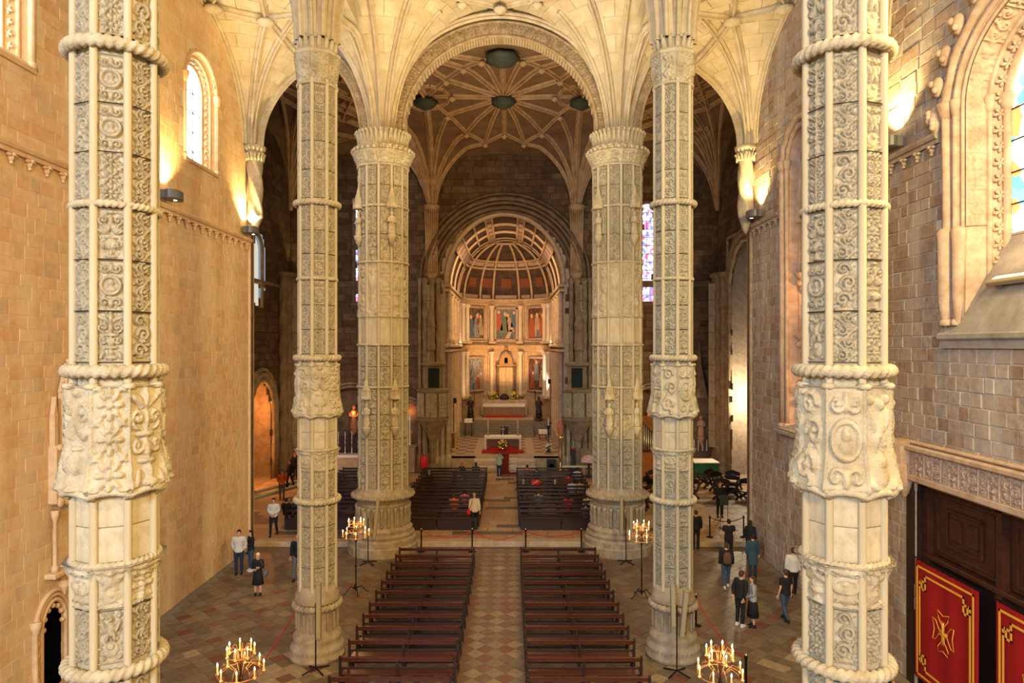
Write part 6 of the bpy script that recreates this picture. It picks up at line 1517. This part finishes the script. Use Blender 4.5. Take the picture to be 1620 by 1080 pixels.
HAIR = dict(black=mat('hair_black', (.012, .009, .008), .6), brown=mat('hair_brown', (.05, .025, .015), .6), white=mat('hair_white', (.6, .55, .45), .7), blond=mat('hair_blond', (.35, .22, .10), .6), grey=mat('hair_grey', (.22, .2, .18), .7))
TMP = bpy.data.scenes.new('tmp')      # a scratch scene keeps each remesh quick; removed at the end
def voxel(b, name, m, parent, vs=.022, sm=2):
    me = b.mesh('tmp', m, True); recalc(me); o = bpy.data.objects.new('tmp', me); TMP.collection.objects.link(o)
    md = o.modifiers.new('r', 'REMESH'); md.mode = 'VOXEL'; md.voxel_size = vs; md.use_smooth_shade = True
    s = o.modifiers.new('s', 'SMOOTH'); s.iterations = sm; s.factor = .5
    
    with bpy.context.temp_override(scene=TMP, view_layer=TMP.view_layers[0]):
        dg = bpy.context.evaluated_depsgraph_get(); ev = o.evaluated_get(dg); me2 = bpy.data.meshes.new_from_object(ev)
    bpy.data.objects.remove(o); bpy.data.meshes.remove(me); me2.name = name
    if not me2.materials: me2.materials.append(m)
    p = bpy.data.objects.new(name, me2); link(p, parent); return p
def ell(b, secs, n=14):      # sections (x,y,z,rx,ry)
    vs = []; fs = []
    for (x, y, z, rx, ry) in secs:
        for k in range(n): a = 2*PI*k/n; vs.append((x+rx*math.cos(a), y+ry*math.sin(a), z))
    for i in range(len(secs)-1):
        for k in range(n): fs.append((i*n+k, i*n+(k+1) % n, (i+1)*n+(k+1) % n, (i+1)*n+k))
    fs.append(tuple(range(n-1, -1, -1))); fs.append(tuple(range((len(secs)-1)*n, len(secs)*n))); b.add(vs, fs)
ARMS = dict(down=(((.24, .02, 1.13), (.25, -.05, .87)),)*2,
    phone=(((.24, -.04, 1.16), (.1, -.26, 1.22)), ((.24, -.02, 1.15), (.09, -.27, 1.18))),
    camera=(((.25, -.17, 1.33), (.07, -.2, 1.55)),)*2, front=(((.25, .0, 1.14), (.08, -.2, 1.02)),)*2, fold=(((.24, -.02, 1.14), (-.02, -.2, 1.18)), ((.24, -.02, 1.14), (.02, -.2, 1.12))),
    back=(((.26, .06, 1.14), (.2, .08, .92)),)*2, lap=(((.23, -.12, .78), (.1, -.34, .66)),)*2, hold=(((.25, -.05, 1.14), (.2, -.25, 1.08)), ((.24, .03, 1.12), (.25, -.02, .86))))
def person(x, y, z, rz, label, top='black', bottom='jeans', hair='brown', hl=0, arms='down', legs='stand', h=1.72, sleeve=1, skin=None, skirt=0, coat=0, female=False, bag=None, hat=None, sit=False, lean=0, backpack=None, bald=False, shoes='black', group='visitors in the church'):
    t = thing('person', label, 'person', (x, y, z), rz, group); k = h/1.72; t.scale = (k, k, k); sk = skin or SKIN
    if sit: dz = -.47; legs = 'sit'
    else: dz = 0
    sw = .175 if female else .195; hw = .095
    def up(p, f=1.0): q = Vector(p); hgt = max(0, q.z-(.95+0)); return Vector((q.x, q.y-lean*hgt, q.z+dz))
    if legs == 'stand': L = [((s*hw, 0, .92), (s*.10, -.01, .50), (s*.10, .02, .08)) for s in (-1, 1)]
    elif legs == 'walk': L = [((-hw, 0, .92), (-.10, -.14, .52), (-.10, -.2, .08)), ((hw, 0, .92), (.10, .02, .50), (.10, .24, .13))]
    else: L = [((s*hw, 0, .47), (s*.12, -.42, .47), (s*.12, -.42, .08)) for s in (-1, 1)]
    A = []
    for i, s in enumerate((-1, 1)):
        e, w_ = ARMS['lap' if sit and arms == 'down' else arms][i]
        if arms in ('lap',) or (sit and arms == 'down'): A.append(((s*sw, 0, 1.39+dz), (s*e[0], e[1]+.04, .68), (s*w_[0], w_[1], .60)))
        else: A.append((tuple(up((s*sw, .0, 1.40))), tuple(up((s*e[0]*sw/.195, e[1], e[2]))), tuple(up((s*w_[0], w_[1], w_[2])))))
    def torso(b, g, z0=.88, z1=1.47):
        S_ = [(.86, .155, .11), (.95, .165, .115), (1.06, .135 if female else .145, .10), (1.2, .155, .11), (1.32, .175 if female else .19, .115), (1.41, .165, .095), (1.45, .09, .07), (1.48, .055, .055)]
        ell(b, [(*up((0, 0, z_))[:2], z_+dz, rx+g, ry+g) for z_, rx, ry in S_ if z0 <= z_ <= z1])
    # body, one continuous surface
    b = MB(); torso(b, -.012, .8, 1.6); hd = up((0, -.01, 1.60))
    b.tube([up((0, .005, 1.42)), up((0, -.005, 1.54))], .052, 10)
    ell(b, [(hd.x, hd.y+oy, hd.z+oz, rx, ry) for oz, oy, rx, ry in ((-.115, -.03, .028, .04), (-.095, -.018, .05, .062), (-.05, -.008, .066, .082), (0, 0, .073, .092), (.05, .004, .073, .093), (.085, .008, .055, .075), (.108, .01, .02, .03))])
    b.tube([hd+Vector((0, -.085, .015)), hd+Vector((0, -.112, -.022)), hd+Vector((0, -.09, -.032))], [.010, .016, .012], 6)
    for s in (-1, 1): b.ball(tuple(hd+Vector((s*.076, .005, -.005))), .02, 6, 5, sx=.5)
    for (sh, el, wr), s in zip(A, (-1, 1)):
        b.tube([up((s*.08, 0, 1.40)) if not sit else Vector((s*.08, 0, 1.40+dz)), sh, Vector(sh).lerp(Vector(el), .5), el, Vector(el).lerp(Vector(wr), .5), wr], [.05, .052, .045, .037, .034, .026], 9)
    for (hp, kn, an) in L:
        b.tube([hp, Vector(hp).lerp(Vector(kn), .5), kn, Vector(kn).lerp(Vector(an), .35), an], [.085, .075, .052, .055, .035], 9); b.tube([Vector(an)+Vector((0, .03, -.04)), Vector(an)+Vector((0, -.14, -.06))], [.035, .03], 8)
    body = voxel(b, 'body', sk, t, .019)
    b = MB()      # hands: palm, four bent fingers and a thumb each
    for (sh, el, wr), s in zip(A, (-1, 1)):
        w_, d = Vector(wr), (Vector(wr)-Vector(el)).normalized(); sd = d.cross(Vector((0, -1, 0)) if abs(d.y) < .7 else Vector((0, 0, 1))).normalized(); cv = d.cross(sd)
        b.tube([w_-d*.01, w_+d*.045, w_+d*.085], [.024, .036, .034], 8, up=cv, sx=.55)
        for j in range(4):
            o_ = sd*(j-1.5)*.019; l = (.062, .075, .07, .055)[j]; p0 = w_+d*.078+o_
            b.tube([p0, p0+d*l*.55+cv*.008, p0+d*l*.85+cv*.03], [.0095, .009, .007], 5)
        p0 = w_+d*.03-sd*.03*s; b.tube([p0, p0-sd*.03*s+d*.03, p0-sd*.032*s+d*.06+cv*.01], [.012, .011, .008], 5)
    b.obj('hands', sk, t, smooth=True)
    b = MB()
    for s in (-1, 1): b.ball(tuple(hd+Vector((s*.028, -.086, .012))), .009, 6, 5)
    b.obj('eyes', HAIR['black'], t); b = MB(); b.box(tuple(hd+Vector((0, -.086, -.058))), (.04, .01, .008)); b.obj('mouth', C['pink'], t)
    # top
    b = MB(); torso(b, .022, .84 if not coat else .84, 1.46)
    for (sh, el, wr), s in zip(A, (-1, 1)):
        end = Vector(el).lerp(Vector(wr), .9) if sleeve else Vector(sh).lerp(Vector(el), .7)
        P = [(s*.07, up((0, 0, 1.4)).y, 1.40+dz), sh]+([Vector(sh).lerp(Vector(el), .5), el, end] if sleeve else [end]); R = [.07, .075, .064, .055, .045] if sleeve else [.07, .075, .062]
        b.tube(P, R, 9)
    if coat: ell(b, [(0, 0, .5+dz, .2, .16), (0, 0, .7+dz, .2, .15), (0, 0, .9+dz, .19, .14), (0, 0, 1.05+dz, .16, .12)])
    voxel(b, 'coat' if coat else 'top', C[top], t, .024)
    if skirt: b = MB(); ell(b, [(0, 0, skirt+dz, .24, .2), (0, 0, .75+dz, .2, .16), (0, 0, .98+dz, .16, .12)]); b.obj('skirt', C[bottom], t, smooth=True)
    else:
        b = MB(); 
        if not sit: ell(b, [(0, 0, .82, .14, .1), (0, 0, .9, .175, .125), (0, 0, 1.0, .16, .12)])
        for (hp, kn, an) in L: b.tube([hp, Vector(hp).lerp(Vector(kn), .5), kn, Vector(kn).lerp(Vector(an), .4), Vector(an)+Vector((0, 0, .03))], [.10, .09, .068, .068, .058], 9)
        voxel(b, 'trousers', C[bottom], t, .024)
    b = MB()
    for (hp, kn, an) in L: a = Vector(an); ell(b, [(a.x, a.y-.045, a.z-.08, .045, .13), (a.x, a.y-.045, a.z-.05, .047, .13), (a.x, a.y-.02, a.z-.01, .04, .09), (a.x, a.y+.01, a.z+.03, .035, .045)])
    b.obj('shoes', C[shoes], t, smooth=True)
    if not bald:
        b = MB(); ell(b, [(hd.x, hd.y+oy, hd.z+oz, rx, ry) for oz, oy, rx, ry in ((-.07, .055, .055, .045), (-.02, .035, .082, .072), (.035, .018, .086, .095), (.08, .008, .075, .092), (.115, .01, .045, .06), (.125, .01, .01, .01))])
        if hl: ell(b, [(hd.x, hd.y+.09, hd.z-.08-hl, .07, .03), (hd.x, hd.y+.07, hd.z-.1-hl*.4, .1, .05), (hd.x, hd.y+.045, hd.z-.03, .085, .06), (hd.x, hd.y+.03, hd.z+.04, .05, .05)])
        voxel(b, 'hair', HAIR[hair], t, .017)
    if hat: b = MB(); ell(b, [(hd.x, hd.y, hd.z+.04, .085, .1), (hd.x, hd.y, hd.z+.1, .08, .09), (hd.x, hd.y, hd.z+.135, .03, .03)]); b.tube([hd+Vector((0, -.08, .05)), hd+Vector((0, -.15, .045))], [.06, .03], 8, sx=1); b.obj('cap', C[hat], t, smooth=True)
    if backpack: b = MB(); q = up((0, .2, 1.2)); ell(b, [(q.x, q.y, q.z-.24, .12, .07), (q.x, q.y, q.z-.15, .16, .1), (q.x, q.y, q.z+.1, .15, .09), (q.x, q.y, q.z+.2, .08, .05)]); b.obj('backpack', C[backpack], t, smooth=True)
    if bag: b = MB(); b.ball((.3, .05, .86), .2, 10, 7, sx=.5, sz=.8); b.tube([(.26, 0, 1.0), (.16, -.12, 1.42), (.1, .1, 1.43), (.27, .1, 1.0)], .012, 5); b.obj('handbag', C[bag], t, smooth=True)
    return t
def gp(px, py, zf): y = (CZ-zf)*F/(py-547); return CX+(px-807)/F*y, y
def P(px, py, zf, *a, **k): x, y = gp(px, py, zf); return person(x, y, zf, *a, **k)
P(378, 908, 0, .2, 'man in a white shirt with black backpack straps standing by the orange wall', 'white', 'navy', 'black', arms='back', h=1.78, backpack='black')
P(397, 903, 0, -.9, 'dark-haired woman in black looking at a phone beside the white-shirted man', 'black', 'jeans', 'black', .25, arms='phone', h=1.66, female=True, shoes='white')
P(408, 941, 0, .05, 'elderly white-haired woman in a black coat and skirt, hands at her chest', 'black', 'black', 'white', 0, arms='fold', coat=1, skirt=.45, h=1.55, female=True, bag='grey')
P(471, 916, 0, .1, 'bald man in a dark jacket half behind the slender left pillar', 'black', 'grey', bald=True, skin=SKINR, legs='walk', h=1.76)
P(433, 847, ZP, .1, 'man in a white shirt and black waistcoat walking on the left of the platform', 'white', 'black', 'black', arms='front', legs='walk', h=1.76, backpack='black')
P(446, 790, ZP, .1, 'visitor in a bright orange jacket standing on the left of the platform', 'orange', 'grey', 'brown', h=1.7, arms='front', bag='black')
P(459, 769, ZP, -.4, 'woman in black walking behind the orange-jacketed visitor', 'black', 'black', 'black', .1, legs='walk', female=True, h=1.66)
P(467, 758, ZP, .4, 'figure in black with a red cap near the far left pilaster', 'black', 'black', hat='red', h=1.76)
P(790, 756, ZP, .05, 'person in a pale shirt and jeans raising a camera at the head of the aisle', 'mint', 'navy', 'brown', arms='camera', h=1.74, shoes='white')
P(547, 736, ZP, PI, 'woman in black seen from behind at the far left side altar', 'black', 'black', 'black', .2, coat=1, h=1.68, female=True)
P(1139, 818, ZP, .0, 'man in black standing facing us beside the X-framed chairs', 'black', 'black', 'brown', arms='front', h=1.84)
P(1153, 886, 0, PI, 'man in a short-sleeved black shirt walking away towards the platform', 'black', 'black', 'black', sleeve=0, legs='stand', h=1.76)
P(1149, 930, 0, PI-.1, 'person with a brown backpack and blue jeans walking away behind the couple', 'black', 'jeans', 'brown', legs='walk', h=1.72, backpack='brown', shoes='white')
P(1187, 884, 0, 2.6, 'dark-haired woman in black near the end of the grey wall', 'black', 'black', 'black', .3, coat=1, female=True, h=1.66)
P(1191, 912, 0, PI, 'person in a dark teal coat walking behind the kissing couple', 'teal', 'navy', 'black', coat=1, h=1.7)
P(1171, 990, 0, 2.1, 'bearded man in a dark hooded jacket kissing the woman facing him', 'black', 'black', 'brown', arms='back', h=1.8, backpack=None, lean=.1, shoes='white')
P(1191, 991, 0, -1.75, 'woman in a grey top and long black skirt kissing the hooded man', 'lgrey', 'black', 'brown', .25, arms='front', skirt=.35, female=True, h=1.66)
P(1255, 942, 0, PI-.2, 'man in a white shirt walking along the foot of the grey wall', 'white', 'black', 'brown', legs='walk', h=1.76)
P(1243, 982, 0, PI+.3, 'person in a dark T-shirt and jeans beside the man in white', 'black', 'jeans', 'brown', sleeve=0, legs='walk', h=1.72, female=True)
person(9.75, 17.0, 0, 1.8, 'visitor with black hair and pale top at the bottom edge below the red banner', 'lgrey', 'black', 'black', .1, h=1.72, backpack='black')
P(1101, 868, 0, PI, 'dark figure half hidden behind the slender right pillar', 'black', 'black', 'brown', h=1.74)
P(751, 838, ZP, PI+.15, 'person in a cream shirt with a red bag stepping between benches at the aisle', 'cream', 'black', 'blond', legs='walk', lean=.35, h=1.74, bag='red')
def seat(px, py, label, top='black', hair='brown', hl=0, **k):      # py = head centre; benches rows
    best = None
    for y in RY:
        z = ZP+1.13; q = 547+F*(CZ-z)/(y+.25)
        if best is None or abs(q-py) < best[0]: best = (abs(q-py), y)
    y = best[1]+.24; person(CX+(px-807)/F*y, y, ZP+.0, PI+k.pop('rz', 0), label, top, 'black', hair, hl, sit=True, group='people seated in the benches', **k)
seat(731, 731, 'blond woman in black seated at the front left bench, head turned', 'black', 'blond', .1, rz=-.6, female=True)
seat(753, 732, 'dark long-haired person seated in the front left bench near the aisle', 'brown', 'brown', .25)
seat(679, 746, 'man in dark clothes seated at the outer end of the left benches', 'black', 'grey')
seat(718, 782, 'person in an orange-brown top seated alone in the left benches', 'orange', 'brown', skin=SKIN2)
seat(735, 780, 'person in a pink top seated beside the one in orange-brown', 'pink', 'black')
seat(834, 738, 'person in a pale top in the front right bench next to the aisle', 'pink', 'black')
seat(849, 740, 'person in dark clothes in the front right bench, second from the aisle', 'navy', 'brown')
seat(828, 760, 'grey-haired person in black at the aisle end of the right benches', 'black', 'grey')
seat(878, 762, 'bald man in a dark jacket in the middle of the right benches', 'black', bald=True, skin=SKIN)
seat(852, 778, 'person in grey sitting below the red umbrella', 'grey', 'brown')
seat(830, 785, 'dark figure at the aisle end of the right benches, behind the grey-haired one', 'black', 'brown', .1)
seat(899, 784, 'person in a bright red top seated in the right benches', 'red', 'black', .1)
seat(930, 786, 'person with an orange scarf at the outer end of the right benches', 'yellow', 'brown')
seat(913, 741, 'person in a white shirt at the far outer end of the right benches', 'white', 'black')
seat(899, 752, 'person in a dark red top near the outer end of the right benches', 'red', 'brown')
seat(905, 762, 'person in pale clothes leaning forward near the outer end of the right benches', 'white', 'brown', lean=.0)
seat(917, 763, 'person in a yellow-orange top beside the pale-clothed one', 'yellow', 'brown')
seat(927, 802, 'brown-haired person in dark clothes in the bench by the right pier', 'brown', 'brown')
seat(470, 790, 'bald man in black seated in the side aisle bench', 'black', bald=True, skin=SKINR)
seat(453, 794, 'second man in black seated in the side aisle bench, nearer the orange wall', 'black', 'black')
t = thing('red_umbrella', 'bright red folded umbrella lying over the back of a right bench', 'umbrella', (CX+(848-807)/F*38.7, 38.7, ZP+1.0)); b = MB(); b.ball((0, 0, .1), .3, 12, 7, sy=.5, sz=.55); b.obj('canopy', C['red'], t, smooth=True); b = MB(); b.tube([(-.25, -.12, 0), (.1, -.17, .25)], .012, 5); b.tube([(.0, -.17, .15), (.12, -.16, .28)], .012, 5); b.obj('strap', C['white'], t)

bpy.data.scenes.remove(TMP)
